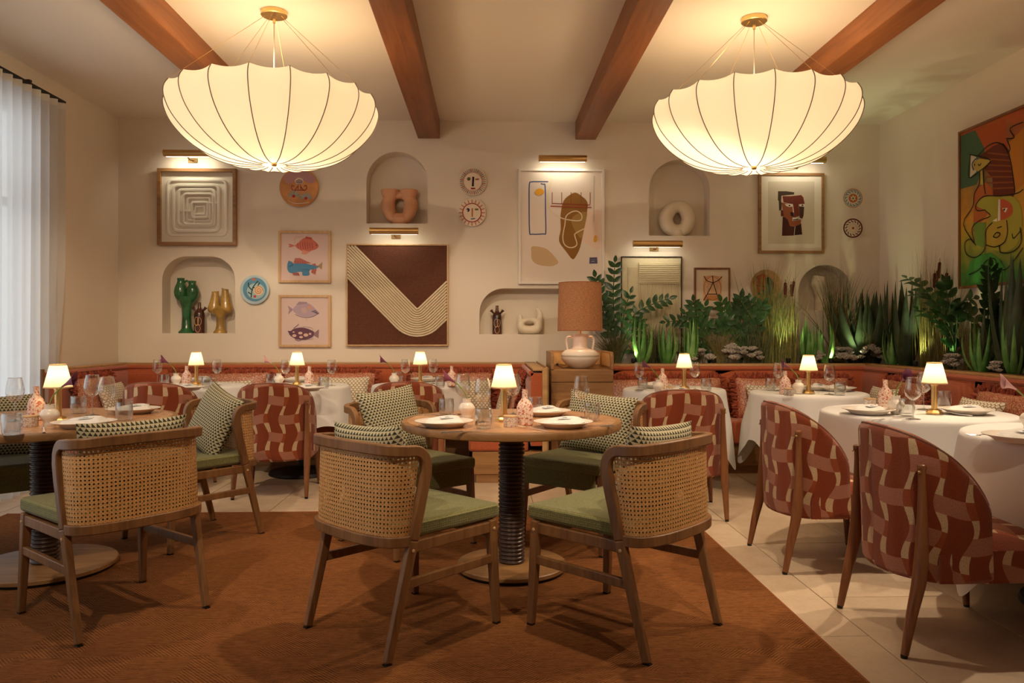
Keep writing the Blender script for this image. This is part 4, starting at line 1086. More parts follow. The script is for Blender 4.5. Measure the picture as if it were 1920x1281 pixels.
# ---------------------------------------------------------------- sideboard and its lamp
sb = empty('sideboard', (0.785, 6.68, 0)); SW, SD = 0.262, 0.27
MB().box(-SW, SW, -SD + 0.012, SD, 0.06, 0.902).build('carcass', MT['oak_x'], sb, smooth=0, bevel=0.003)
MB().box(-SW + 0.02, SW - 0.02, -SD + 0.04, SD - 0.02, 0.0, 0.06).build('plinth', MT['dark_base'], sb, smooth=0)
for z0, z1 in ((0.80, 0.897), (0.56, 0.795), (0.32, 0.555), (0.07, 0.315)):
    MB().box(-SW + 0.003, SW - 0.003, -SD - 0.004, -SD + 0.014, z0, z1).build('drawer', MT['oak_x'], sb, smooth=0, bevel=0.002)
for sx in (-1, 1):
    pts = [(-SD, 0.902), (-SD, 1.02), (-SD + 0.02, 1.042), (-SD + 0.05, 1.05), (SD, 1.05), (SD, 0.902)]
    g = MB(); g.prism(pts, -0.012, 0.012); M = Matrix.Translation((sx * (SW - 0.012), 0, 0)) @ Matrix.Rotation(PI / 2, 4, 'Z')
    s_ = g.build('gallery_side', MT['oak_x'], sb, smooth=0, bevel=0.003, M=M)
    MB().box(sx * (SW - 0.0265) - 0.002, sx * (SW - 0.0265) + 0.002, -SD + 0.05, SD - 0.04, 0.925, 1.03).build('cane_inset', MT['cane_strip'], s_, smooth=0)
gb = MB().box(-SW + 0.02, SW - 0.02, SD - 0.022, SD, 0.902, 1.05).build('gallery_back', MT['oak_x'], sb, smooth=0)
for a, b in ((-0.22, -0.01), (0.01, 0.22)): MB().box(a, b, SD - 0.026, SD - 0.022, 0.925, 1.03).build('cane_inset', MT['cane_strip'], gb, smooth=0)
tag(sb, 'narrow oak sideboard with drawers and raised gallery between the banquettes', 'sideboard')
lp = empty('amphora_lamp', (0.795, 6.66, 0.902)); Wc = MT['white_ceramic']
MB().lathe([(0, 0), (0.07, 0.0), (0.08, 0.006), (0.125, 0.035), (0.158, 0.075), (0.164, 0.10), (0.155, 0.135), (0.125, 0.16), (0.07, 0.172), (0.062, 0.185), (0.060, 0.26), (0.064, 0.29), (0.070, 0.30), (0.05, 0.30)], 48).build('body', Wc, lp)
for sx in (-1, 1):
    MB().tube(catmull([(sx * 0.058, 0, 0.268), (sx * 0.10, 0, 0.272), (sx * 0.118, 0, 0.25), (sx * 0.116, 0, 0.21), (sx * 0.108, 0, 0.165)], 5), 0.0095, 8).build('handle', Wc, lp)
ln_ = MB()
for z in (0.103, 0.112): ln_.tube([(0.1645 * math.cos(2 * PI * k / 48), 0.1645 * math.sin(2 * PI * k / 48), z) for k in range(48)], 0.0012, 4, closed=True)
ln_.build('painted_line', plain('grey_line', '#7c6a5c', 0.7), lp)
sh = MB().lathe([(0.194, 0.325), (0.190, 0.53), (0.184, 0.738)], 64).build('lamp_shade', MT['raffia'], lp)
tm = plain('raffia_trim', '#9c5a35', 0.8); MB().lathe([(0.195, 0.323), (0.196, 0.326), (0.193, 0.33)], 64).build('shade_trim', tm, sh); MB().lathe([(0.185, 0.735), (0.186, 0.739), (0.183, 0.741)], 64).build('shade_trim', tm, sh)
MB().tube([(0, 0, 0.30), (0, 0, 0.45)], 0.012, 10).build('bulb_holder', MT['brass'], lp)
cd = MB().tube(catmull([(-0.10, -0.02, 0.012), (-0.15, -0.06, 0.006), (-0.19, -0.10, 0.02), (-0.205, -0.11, 0.035)], 6), 0.003, 6).build('cable', MT['black'], lp)
MB().lathe([(0, 0), (0.010, 0), (0.012, 0.01), (0.008, 0.02), (0, 0.02)], 12, c=(-0.207, -0.112, 0.028)).build('cable_switch', MT['black'], cd)
d = bpy.data.lights.new('lamp_light', 'POINT'); d.energy = 3.0; d.color = (1, 0.72, 0.42); d.shadow_soft_size = 0.04
l = bpy.data.objects.new('lamp_light', d); l.location = (0, 0, 0.50); l.parent = lp; col.objects.link(l)
tag(lp, 'large white amphora lamp with woven terracotta drum shade on the sideboard', 'lamp')

# ---------------------------------------------------------------- pendant lights
def pendant():
    t = empty('pendant_light'); NG = 18
    prof = catmull([(0.012, -0.975), (0.06, -0.996), (0.14, -1.004), (0.28, -0.990), (0.42, -0.940), (0.535, -0.860), (0.622, -0.760), (0.664, -0.665), (0.666, -0.600), (0.640, -0.552)], 4)
    prof = [(r, z) for r, z in prof]
    def pt(r, z, a, sag, k): return Vector((r * (1 - 0.035 * sag * (0.35 + 0.65 * k)) * math.cos(a), r * (1 - 0.035 * sag * (0.35 + 0.65 * k)) * math.sin(a), z - 0.016 * sag * k ** 6 + 0.010 * sag * (1 - k) * min(1, r / 0.2)))
    n = len(prof)
    def gore():
        G = []
        for i in range(9):
            u = i / 8; a = (u - 0.5) * 2 * PI / NG; sag = 1 - (2 * u - 1) ** 2
            G.append([pt(r, z, a, sag, k / (n - 1)) for k, (r, z) in enumerate(prof)])
        m = MB(); m.grid(G, flip=False); return m
    g0 = None
    for q in range(NG):
        if g0 is None: o = g0 = gore().build('shade_panel', MT['pendant'], t, smooth=80)
        else: o = g0.copy(); col.objects.link(o); o.parent = t
        o.rotation_euler = (0, 0, 2 * PI * q / NG)
    r0 = None
    for q in range(NG):
        if r0 is None:
            r0 = o = MB().tube([Vector((r * 1.004, 0, z)) for r, z in prof[5:]], 0.0030, 6).build('wire_rib', plain('rib_wire', '#7d6b58', 0.6), t)
        else: o = r0.copy(); col.objects.link(o); o.parent = t
        o.rotation_euler = (0, 0, 2 * PI * (q + 0.5) / NG)
    MB().lathe([(0, -1.005), (0.014, -1.005), (0.018, -0.998), (0.018, -0.988), (0.0, -0.97)], 20).build('finial', MT['brass_satin'], t)
    MB().lathe([(0, -0.030), (0.079, -0.030), (0.084, -0.026), (0.084, 0.0), (0, 0)], 40).build('ceiling_canopy', MT['brass'], t)
    MB().lathe([(0, -0.075), (0.009, -0.075), (0.010, -0.045)], 14).build('cord_grip', MT['brass'], t)
    MB().tube([(0, 0, -0.07), (0, 0, -0.68)], 0.004, 6).build('power_cord', plain('white_cord', '#eadcc4', 0.6), t)
    for q in range(6):
        a = 2 * PI * (q + 0.5) / 6
        MB().tube([(0.06 * math.cos(a), 0.06 * math.sin(a), -0.04), (0.640 * math.cos(a), 0.640 * math.sin(a), -0.553)], 0.0014, 5).build('suspension_wire', MT['brass_satin'], t)
    for q in range(3):
        a = 2 * PI * q / 3 + 0.4
        MB().lathe([(0, 0), (0.02, 0.004), (0.03, 0.025), (0.025, 0.05), (0.012, 0.075), (0, 0.08)], 16, c=(0.13 * math.cos(a), 0.13 * math.sin(a), -0.76)).build('bulb', shade_mat('pendant_bulb', (0.9, 0.9, 0.9), (1, 0.76, 0.45), 4.0), t)
    d = bpy.data.lights.new('pendant_glow', 'POINT'); d.energy = 20; d.color = (1.0, 0.74, 0.42); d.shadow_soft_size = 0.16
    l = bpy.data.objects.new('pendant_glow', d); l.location = (0, 0, -0.70); l.parent = t; col.objects.link(l)
    return t
p1, p2 = at_z(514, 22, CEIL), at_z(1414, 34, CEIL)
put('pendant', pendant, tuple(p1), R(3), 'huge pleated fabric bowl pendant lamp at the left', 'pendant lamp', 'fabric bowl pendants')
put('pendant', pendant, tuple(p2), R(11), 'huge pleated fabric bowl pendant lamp at the right', 'pendant lamp', 'fabric bowl pendants')
# ---------------------------------------------------------------- pictures on the walls
_pc = {}
def pcol(c, rough=0.8):
    if c not in _pc: _pc[c] = plain('print_' + c.lstrip('#'), c, rough)
    return _pc[c]
PXM = D / F_PX
class Art:
    """flat shapes traced on a picture, stacked in hair-thin layers, built as one printed sheet"""
    def __init__(s, root, y, conv): s.r = root; s.y = y; s.c = conv; s.m = MB(); s.mats = []; s.k = 0
    def _mi(s, c):
        m = pcol(c)
        if m not in s.mats: s.mats.append(m)
        return s.mats.index(m)
    def _ly(s): s.k += 1; return s.y - 0.00022 * s.k
    def poly(s, pts, c, sm=0):
        p = [s.c(*q) for q in pts]
        if sm: p = catmull(p, sm, True)
        y = s._ly(); s.m.prism(p, y, y + 0.0002, s._mi(c))
    def line(s, pts, w, c, sm=0, closed=False):
        p = [s.c(*q) for q in pts]
        if sm: p = catmull(p, sm, closed)
        y = s._ly(); s.m.stroke(p, w * PXM, y, y + 0.0002, s._mi(c), closed)
    def ell(s, cx, cy, rx, ry, c, n=28, a0=0.0, rot=0.0):
        cr, sr = math.cos(rot), math.sin(rot)
        s.poly([(cx + rx * math.cos(a0 + 2 * PI * i / n) * cr - ry * math.sin(a0 + 2 * PI * i / n) * sr, cy + rx * math.cos(a0 + 2 * PI * i / n) * sr + ry * math.sin(a0 + 2 * PI * i / n) * cr) for i in range(n)], c)
    def ring(s, cx, cy, rx, ry, w, c, n=36): s.line([(cx + rx * math.cos(2 * PI * i / n), cy + ry * math.sin(2 * PI * i / n)) for i in range(n)], w, c, 0, True)
    def done(s, name='artwork'): return s.m.build(name, s.mats, s.r, smooth=0)
def picture(name, px0, py0, px1, py1, fw, depth, fmat, bmat, label, inset=0.012, cat='picture'):
    """frame on the back wall, four bars and a backing sheet; returns root and converter"""
    a, b = at_y(px0, py1, D - depth), at_y(px1, py0, D - depth)
    cx = (a.x + b.x) / 2; root = empty(name, (cx, D, a.z)); w, h = b.x - a.x, b.z - a.z; f = fw * PXM
    hw = w / 2
    for (x0, x1, z0, z1) in ((-hw, -hw + f, 0, h), (hw - f, hw, 0, h), (-hw + f, hw - f, 0, f), (-hw + f, hw - f, h - f, h)):
        MB().box(x0, x1, -depth, -0.002, z0, z1).build('frame_bar', fmat, root, smooth=0, bevel=0.002)
    MB().box(-hw + f, hw - f, -depth + inset, -0.004, f, h - f).build('backing', bmat, root, smooth=0)
    yb = -depth + inset
    def conv(px, py):
        p = at_y(px, py, D + yb); return (p.x - cx, p.z - a.z)
    tag(root, label, cat); return root, Art(root, yb, conv), (hw, h, f)
cream = plain('paper_cream', '#e6dccb', 0.85)
# white relief in a deep brown frame
r_, art, (hw, h, f) = picture('relief_picture', 294, 316, 442, 459.5, 6.0, 0.055, MT['oak_x'], plain('relief_ground', '#e9e2d2', 0.8), 'white nested-squares relief in a brown box frame', inset=0.035)
rel_m = plain('relief_white', '#e6ded0', 0.75)
for i, (x0, y0, x1, y1, w, dp) in enumerate(((315, 338.5, 424.5, 441, 5.5, .012), (326, 348, 411, 433, 6.5, .018), (335, 356, 403, 423, 6.0, .014), (345, 364, 400, 421, 4.5, .020), (352, 371, 394, 414, 4.0, .012), (361, 380, 390, 408, 5.0, .016), (367, 388, 384, 402, 3.5, .01))):
    c = min(9, (x1 - x0) * 0.11); pts = []
    for qx, qy, a0 in ((x1 - c, y0 + c, -90), (x1 - c, y1 - c, 0), (x0 + c, y1 - c, 90), (x0 + c, y0 + c, 180)):
        for k in range(5): t = R(a0 + 90 * k / 4); pts.append(art.c(qx + c * math.cos(t), qy + c * math.sin(t)))
    ww = w * PXM / 2
    MB().tube([(x, art.y - 0.001, z) for x, z in pts], 1.0, closed=True, normals=[(0, -1, 0)] * len(pts), sec=[(0, -ww), (dp * .6, -ww), (dp, -ww * .5), (dp, ww * .5), (dp * .6, ww), (0, ww)]).build('relief_band', rel_m, r_, smooth=30)
for (x0, x1, y0, y1) in ((335, 364, 394, 397), (363, 367, 395, 424), (362, 408, 379, 382), (377, 394, 406, 409)):
    p, q = art.c(x0, y1), art.c(x1, y0); MB().box(p[0], q[0], art.y - 0.014, art.y, p[1], q[1]).build('relief_bar', rel_m, r_, smooth=0, bevel=0.002)
# fish prints
fishpaper = plain('paper_rose', '#dcc2bb', 0.85)
zf = lambda x, y: (500 + x / 3.557, 300 + y / 3.557)
def Z(conv, pts): return [conv(*p) for p in pts]
r_, art, _ = picture('fish_print', 521.5, 433, 620, 530, 4.5, 0.03, MT['pale_oak'], fishpaper, 'framed print of a red fish above a blue fish')
art.poly(Z(zf, [(190, 572), (215, 548), (250, 520), (290, 522), (325, 545), (347, 573), (330, 595), (300, 605), (265, 622), (230, 605), (205, 590)]), '#cf7462', 4)
art.poly(Z(zf, [(192, 572), (165, 562), (145, 558), (152, 572), (145, 584), (168, 582)]), '#c97a68')
art.poly(Z(zf, [(240, 600), (232, 628), (262, 632), (290, 612)]), '#dd9a86'); art.poly(Z(zf, [(255, 524), (262, 510), (300, 518), (305, 532)]), '#b9584c')
for i in range(7): art.line(Z(zf, [(206 + i * 16, 556 - 3 * (3 - abs(3 - i))), (212 + i * 16, 590 + 2 * (3 - abs(3 - i)))]), 0.9, '#8c3f46', 0)
art.line(Z(zf, [(190, 560), (190, 520), (250, 512)]), 0.5, '#c58b80', 5); art.ell(*zf(332, 568), 1.1, 1.1, '#5d2230')
art.poly(Z(zf, [(140, 735), (138, 700), (150, 672), (175, 690), (200, 690), (250, 690), (300, 700), (345, 708), (330, 725), (285, 735), (285, 768), (240, 770), (235, 745), (190, 752), (160, 755)]), '#4d86ad', 3)
art.poly(Z(zf, [(178, 690), (190, 655), (225, 655), (265, 675), (300, 690), (250, 692)]), '#b96b62'); art.poly(Z(zf, [(300, 695), (325, 690), (335, 715)]), '#b96b62')
art.poly(Z(zf, [(300, 732), (333, 728), (325, 765), (298, 752)]), '#b4655a'); art.poly(Z(zf, [(168, 752), (212, 752), (222, 772), (180, 770)]), '#a7615f'); art.poly(Z(zf, [(340, 708), (372, 682), (368, 732)]), '#a88a63')
art.line(Z(zf, [(165, 675), (175, 700), (150, 712)]), 0.8, '#2d4763', 4); art.line(Z(zf, [(240, 735), (265, 728), (290, 738)]), 0.8, '#35608a', 4)
for i in range(5): art.line(Z(zf, [(192 + i * 16, 672), (196 + i * 16, 690)]), 0.6, '#7a3540')
art.done()
r_, art, _ = picture('fish_print', 522, 553.5, 620, 651, 4.5, 0.03, MT['pale_oak'], fishpaper, 'framed print of a lilac fish above a purple spotted fish')
art.poly(Z(zf, [(175, 998), (205, 965), (255, 952), (300, 968), (330, 1000), (350, 1020), (330, 1035), (285, 1048), (235, 1045), (195, 1025)]), '#b79fae', 4)
art.poly(Z(zf, [(178, 998), (140, 970), (150, 1000), (142, 1032)]), '#a88d9c'); art.poly(Z(zf, [(195, 968), (215, 945), (270, 948), (270, 958)]), '#a58b9c')
art.line(Z(zf, [(190, 1030), (240, 1050), (300, 1048), (350, 1022)]), 0.9, '#5e4a63', 4); art.poly(Z(zf, [(230, 992), (262, 985), (268, 1020), (240, 1022)]), '#c7a7a8', 3)
art.poly(Z(zf, [(280, 965), (300, 985), (292, 1005), (272, 985)]), '#d09a80')
for i in range(4): art.line(Z(zf, [(300 + i * 9, 1012 + 3 * i), (330 + i * 6, 1002 + 8 * i)]), 1.0, '#433a4c')
art.line(Z(zf, [(262, 1050), (270, 1075)]), 0.5, '#9b8aa0')
art.poly(Z(zf, [(150, 1160), (180, 1128), (235, 1118), (290, 1132), (320, 1155), (300, 1185), (245, 1200), (190, 1192)]), '#6b4459', 4)
art.poly(Z(zf, [(315, 1155), (350, 1130), (346, 1190), (318, 1172)]), '#95747a'); art.poly(Z(zf, [(152, 1160), (140, 1140), (160, 1142)]), '#5c3a55')
for (x, y, a, b) in ((185, 1172, 4, 2.6), (225, 1155, 4, 2.4), (262, 1168, 4.5, 3), (230, 1182, 3.5, 2), (290, 1160, 2.5, 2), (180, 1148, 2, 1.4)): art.ell(*zf(x, y), a, b, '#dcb9a6')
art.line(Z(zf, [(180, 1125), (215, 1095)]), 1.0, '#5c4a68'); art.line(Z(zf, [(190, 1195), (215, 1208), (230, 1200)]), 1.0, '#4d3850'); art.line(Z(zf, [(240, 1112), (300, 1120), (310, 1140)]), 0.5, '#8d7a88', 4); art.line(Z(zf, [(250, 1202), (310, 1192)]), 0.5, '#8d7a88', 4)
art.done()
# cord chevron
chev = weave('brown_burlap', '#4f2e22', '#6d4332', 260, 0.95, bump=0.5)
r_, art, (hw, h, f) = picture('chevron_picture', 649, 458, 840.5, 649, 2.6, 0.045, MT['pale_oak'], chev, 'square brown canvas with a cream cord chevron', inset=0.010)
z2 = lambda x, y: (600 + x / 2.668, 200 + y / 2.668)
dl, dr = Vector((-0.700, -0.714)), Vector((0.724, -0.69)); nl, nr = Vector((-0.714, 0.700)), Vector((0.69, 0.724)); vx = Vector((487, 1003))
rope = weave('cream_cord', '#d8c29c', '#f0e0c4', 500, 0.9, bump=0.6)
for k in range(13):
    dd = 4 + 147.0 * (k + 0.5) / 13; q = vx + nl * dd
    tt = min((q.x - 138) / 0.700, (q.y - 697) / 0.714); pts = [q + dl * tt, q + dl * tt * 0.5]
    a0, a1 = math.atan2(nl.y, nl.x), math.atan2(nr.y, nr.x)
    for i in range(13): t = lerp(a0, a1, i / 12); pts.append(vx + Vector((math.cos(t), math.sin(t))) * dd)
    q2 = vx + nr * dd; tt = (635 - q2.x) / 0.724
    if tt > 0: pts.append(q2 + dr * tt)
    pp = [art.c(*z2(p.x, p.y)) for p in pts if p.x <= 636]
    MB().tube([(x, art.y - 0.004, z) for x, z in pp], 0.0098, 8).build('cord', rope, r_)
# abstract print
r_, art, _ = picture('abstract_print', 972, 316.5, 1133.5, 532.5, 4.6, 0.045, plain('white_frame', '#e9e0d6', 0.6), plain('print_paper', '#e6d6c8', 0.85), 'tall white-framed abstract print with a brown leaf shape', inset=0.02)
z8 = lambda x, y: (960 + x / 4.928, 280 + y / 4.928)
art.poly(Z(z8, [(825, 585), (700, 575), (620, 590), (560, 640), (560, 700), (640, 830), (720, 890), (822, 915)]), '#e9cdb9', 4)
art.poly(Z(z8, [(185, 898), (270, 905), (340, 935), (425, 1035), (400, 1070), (340, 1082), (235, 1065), (185, 1020), (178, 950)]), '#cfae85', 4)
art.poly(Z(z8, [(585, 400), (640, 430), (697, 490), (690, 600), (665, 740), (630, 905), (590, 990), (557, 1015), (500, 945), (435, 850), (450, 740), (448, 610), (475, 480), (530, 425)]), '#8f6122', 3)
art.poly(Z(z8, [(690, 585), (640, 582), (580, 610), (548, 660), (580, 750), (640, 825), (668, 730), (690, 620)]), '#a57f42', 3)
art.line(Z(z8, [(335, 300), (240, 300), (180, 302), (160, 325), (158, 500), (162, 760), (185, 785), (290, 782), (312, 770), (310, 600), (306, 345), (290, 325), (265, 318)]), 2.0, '#34477c', 3)
art.line(Z(z8, [(362, 245), (355, 330), (335, 400), (332, 510), (360, 570), (450, 632), (540, 655), (620, 660), (645, 640), (640, 600), (600, 572), (550, 580), (500, 620), (488, 700), (470, 800), (480, 870), (520, 905), (570, 905), (600, 875), (580, 800), (590, 775), (665, 735)]), 1.9, '#e2d2b0', 4)
art.line(Z(z8, [(760, 245), (757, 400), (755, 668)]), 2.0, '#c6bfae')
for x in (371, 459, 546, 638, 722): art.line(Z(z8, [(x, 398), (x, 508)]), 1.3, '#8c4637')
art.line(Z(z8, [(368, 500), (722, 515)]), 1.4, '#8c2f22'); art.line(Z(z8, [(357, 526), (735, 539)]), 1.9, '#9a3d2b')
art.poly(Z(z8, [(212, 400), (225, 372), (260, 362), (290, 378), (292, 405), (245, 430)]), '#e9a92f', 3); art.poly(Z(z8, [(755, 820), (765, 795), (785, 805), (785, 845), (770, 860), (753, 850)]), '#e2a437', 3)
art.poly(Z(z8, [(716, 1000), (786, 998), (789, 1056), (714, 1058)]), '#55506e'); art.line(Z(z8, [(728, 1022), (772, 1020)]), 0.7, '#8c8698'); art.line(Z(z8, [(732, 1038), (762, 1036)]), 0.8, '#c4bfc6')
art.done()
# plaster relief in a black frame
r_, art, (hw, h, f) = picture('plaster_relief', 1165, 481, 1279, 662, 1.6, 0.03, MT['black'], plain('raw_plaster', '#d8ccab', 0.9, bump=0.5, bscale=25), 'cream plaster and cord relief in a thin black frame behind the plants', inset=0.014)
zb = lambda x, y: (1100 + x / 4.927, 440 + y / 4.927)
pm = plain('relief_plaster', '#d3c6a3', 0.9, bump=0.6, bscale=40)
def rbox(x0, y0, x1, y1, t, nm, mt, bev=0.004):
    p, q = art.c(*zb(x0, y1)), art.c(*zb(x1, y0)); MB().box(p[0], q[0], art.y - t, art.y, p[1], q[1]).build(nm, mt, r_, smooth=0, bevel=bev)
rbox(480, 262, 862, 455, 0.012, 'raised_block', pm); rbox(380, 300, 470, 1090, 0.007, 'raised_band', pm, 0.006)
for i in range(9): rbox(485, 278 + i * 19, 858, 287 + i * 19, 0.015, 'string', pm, 0.002)
for i in range(24):
    p, q = art.c(*zb(488 + i * 16.0, 1090)), art.c(*zb(488 + i * 16.0, 456)); MB().tube([(p[0], art.y - 0.003, p[1]), (q[0], art.y - 0.003, q[1])], 0.0055, 6).build('cord', pm, r_)
# small brown-framed figure drawing
r_, art, _ = picture('small_drawing', 1302, 502, 1369.5, 579.5, 3.4, 0.03, MT['walnut'], plain('mat_board', '#e2d0b8', 0.85), 'small walnut-framed orange drawing with a black letter-like figure')
art.poly(Z(zb, [(1076, 380), (1248, 383), (1250, 612), (1074, 612)]), '#e0b288'); art.poly(Z(zb, [(1095, 560), (1225, 560), (1248, 610), (1078, 610)]), '#c98a55')
art.ring(*zb(1162, 497), 16, 22, 0.9, '#a2552f'); art.ring(*zb(1162, 420), 13, 8, 0.7, '#b8683a')
for sx in (-1, 1): art.line(Z(zb, [(1162 + sx * 30, 455), (1162 + sx * 48, 480), (1162 + sx * 34, 505), (1162 + sx * 52, 530), (1162 + sx * 40, 552)]), 1.0, '#8aa0a0')
bk = '#2b1712'
art.line(Z(zb, [(1085, 385), (1110, 425), (1150, 440), (1180, 440), (1220, 420), (1250, 388)]), 1.6, bk, 4); art.line(Z(zb, [(1163, 382), (1168, 440)]), 1.6, bk)
art.line(Z(zb, [(1168, 440), (1140, 500), (1113, 550), (1080, 608)]), 1.6, bk); art.line(Z(zb, [(1168, 440), (1200, 545), (1232, 605)]), 1.6, bk); art.line(Z(zb, [(1113, 550), (1203, 550)]), 1.6, bk)
art.done()
# cut-paper portrait
r_, art, _ = picture('portrait_print', 1423, 324.5, 1546, 475, 5.0, 0.035, MT['oak_x'], plain('portrait_mat', '#ece2d2', 0.85), 'oak-framed cut-paper portrait of an angular brown face')
zp = lambda x, y: (1400 + x / 6.742, 310 + y / 6.742)
art.poly(Z(zp, [(270, 205), (857, 205), (857, 992), (270, 992)]), '#d8cbb6')
art.poly(Z(zp, [(397, 328), (500, 328), (602, 342), (598, 370), (450, 385), (440, 560), (410, 578), (405, 450), (394, 440)]), '#4a3726')
art.poly(Z(zp, [(455, 650), (520, 660), (545, 760), (608, 770), (596, 888), (446, 892)]), '#4d1f14'); art.poly(Z(zp, [(615, 770), (688, 735), (702, 875), (604, 884)]), '#3a1710')
art.poly(Z(zp, [(432, 565), (470, 570), (475, 645), (432, 645)]), '#6a2c1e')
art.poly(Z(zp, [(440, 385), (700, 372), (728, 420), (728, 500), (460, 500), (434, 460)]), '#e3cdb8'); art.poly(Z(zp, [(452, 390), (560, 390), (690, 376), (716, 405), (733, 490), (580, 492), (465, 470)]), '#7a3323')
art.poly(Z(zp, [(440, 470), (580, 500), (590, 600), (600, 660), (688, 690), (680, 745), (600, 778), (545, 770), (520, 690), (470, 650)]), '#9c5536')
art.poly(Z(zp, [(660, 490), (728, 500), (718, 640), (700, 678), (668, 660)]), '#4a2a1a'); art.poly(Z(zp, [(582, 480), (655, 480), (665, 640), (600, 660)]), '#7a2f1f')
art.poly(Z(zp, [(480, 492), (570, 490), (578, 520), (540, 530), (500, 515)]), '#f0e4d6'); art.poly(Z(zp, [(660, 494), (730, 492), (728, 525), (668, 520)]), '#f0e4d6')
art.line(Z(zp, [(578, 490), (592, 600)]), 1.6, '#ecdccb'); art.ell(*zp(540, 510), 1.7, 1.5, '#2a211c'); art.ell(*zp(704, 508), 1.7, 1.6, '#5a2d20')
art.poly(Z(zp, [(552, 592), (590, 596), (594, 655), (556, 640)]), '#3a1c14'); art.poly(Z(zp, [(578, 660), (660, 668), (662, 690), (575, 705)]), '#f0e4d6'); art.line(Z(zp, [(582, 694), (655, 680)]), 1.8, '#1c1513')
art.done()

# ---------------------------------------------------------------- the large painting on the right wall
PX = XR - 0.045
a, b = at_x(1797, 542, PX), at_x(1797, 248, PX)
py0 = a.y; PW, PH = 1.34, b.z - a.z
pg = empty('painting', (XR, py0 - PW / 2, a.z), -PI / 2)
for (x0, x1, z0, z1) in ((-PW / 2, -PW / 2 + 0.02, 0, PH), (PW / 2 - 0.02, PW / 2, 0, PH), (-PW / 2 + 0.02, PW / 2 - 0.02, 0, 0.02), (-PW / 2 + 0.02, PW / 2 - 0.02, PH - 0.02, PH)):
    MB().box(x0, x1, -0.05, -0.002, z0, z1).build('frame_bar', MT['walnut'], pg, smooth=0, bevel=0.002)
def canvas_mat():
    m, nt, bs = nmat('painted_canvas'); n = N(nt); v = n.co('Object'); x, y, z = n.sep(v)
    t = n.noise(v, 2.2, 3, 0.6, 0.4)
    zz = n.math('ADD', n.math('DIVIDE', z, PH), n.math('MULTIPLY', n.math('SUBTRACT', t, 0.5), 0.7))
    c = n.ramp(zz, [(0.05, hx('#3f8a3a')), (0.28, hx('#b5a534')), (0.5, hx('#d99a2e')), (0.72, hx('#7d6a3c')), (0.92, hx('#c05a2c'))])
    s = n.noise(n.co('Object', (8, 8, 60)), 1.0, 3); c = n.mix(n.math('MULTIPLY', s, 0.25), c, hx('#5a3a18'))
    n.link(c, bs.inputs['Base Color']); bs.inputs['Roughness'].default_value = 0.55; return m
MB().box(-PW / 2 + 0.02, PW / 2 - 0.02, -0.038, -0.004, 0.02, PH - 0.02).build('canvas', canvas_mat(), pg, smooth=0)
zq = lambda x, y: (1760 + x / 3.369, 180 + y / 3.371)
def cq(px, py):
    p = at_x(px, py, XR - 0.038); return (-(p.y - (py0 - PW / 2)), p.z - a.z)
art = Art(pg, -0.038, cq); K = '#1a1410'
def QZ(p): return Z(zq, p)
art.poly(QZ([(135, 255), (270, 200), (300, 420), (240, 560), (135, 590)]), '#4a6a4c', 0)
art.poly(QZ([(230, 215), (420, 145), (440, 330), (300, 350)]), '#b4552c')
art.poly(QZ([(300, 350), (380, 300), (440, 340), (485, 605), (440, 640), (345, 630), (340, 520), (265, 440), (260, 380)]), '#6a2a15', 2)
for i in range(7): art.line(QZ([(310 - i * 2, 360 + i * 38), (455 + i * 5, 375 + i * 34)]), 2.2, '#8d4a1d')
art.poly(QZ([(440, 300), (540, 200), (539, 560), (490, 600)]), '#c47f2c')
art.poly(QZ([(225, 600), (300, 545), (345, 590), (345, 700), (300, 760), (220, 860)]), '#b5602a')
art.poly(QZ([(205, 370), (240, 385), (240, 480), (200, 515)]), '#d6cdbc'); art.poly(QZ([(222, 420), (260, 395), (335, 405), (285, 455), (285, 560), (262, 560), (262, 480), (225, 465)]), '#b9a24c')
art.poly(QZ([(240, 690), (290, 640), (400, 635), (480, 640), (525, 720), (520, 900), (430, 985), (330, 955), (300, 850), (330, 760), (300, 725)]), '#a7a13a', 3)
art.poly(QZ([(390, 655), (460, 680), (470, 740), (430, 775), (385, 780)]), '#bf5a35', 3); art.poly(QZ([(380, 655), (392, 655), (392, 830), (375, 835)]), '#d9d1c2')
art.poly(QZ([(305, 840), (380, 790), (440, 790), (440, 880), (380, 950), (305, 950)]), '#b59b35', 3)
art.poly(QZ([(220, 800), (300, 800), (290, 960), (240, 940)]), '#6d8a35'); art.poly(QZ([(200, 1050), (330, 990), (420, 1090), (380, 1190), (190, 1195)]), '#3f8a36', 2)
art.poly(QZ([(405, 710), (440, 708), (425, 738)]), '#e3dccd'); art.ell(*zq(418, 718), 1.6, 2.0, K); art.poly(QZ([(345, 790), (372, 772), (372, 795)]), '#e3dccd')
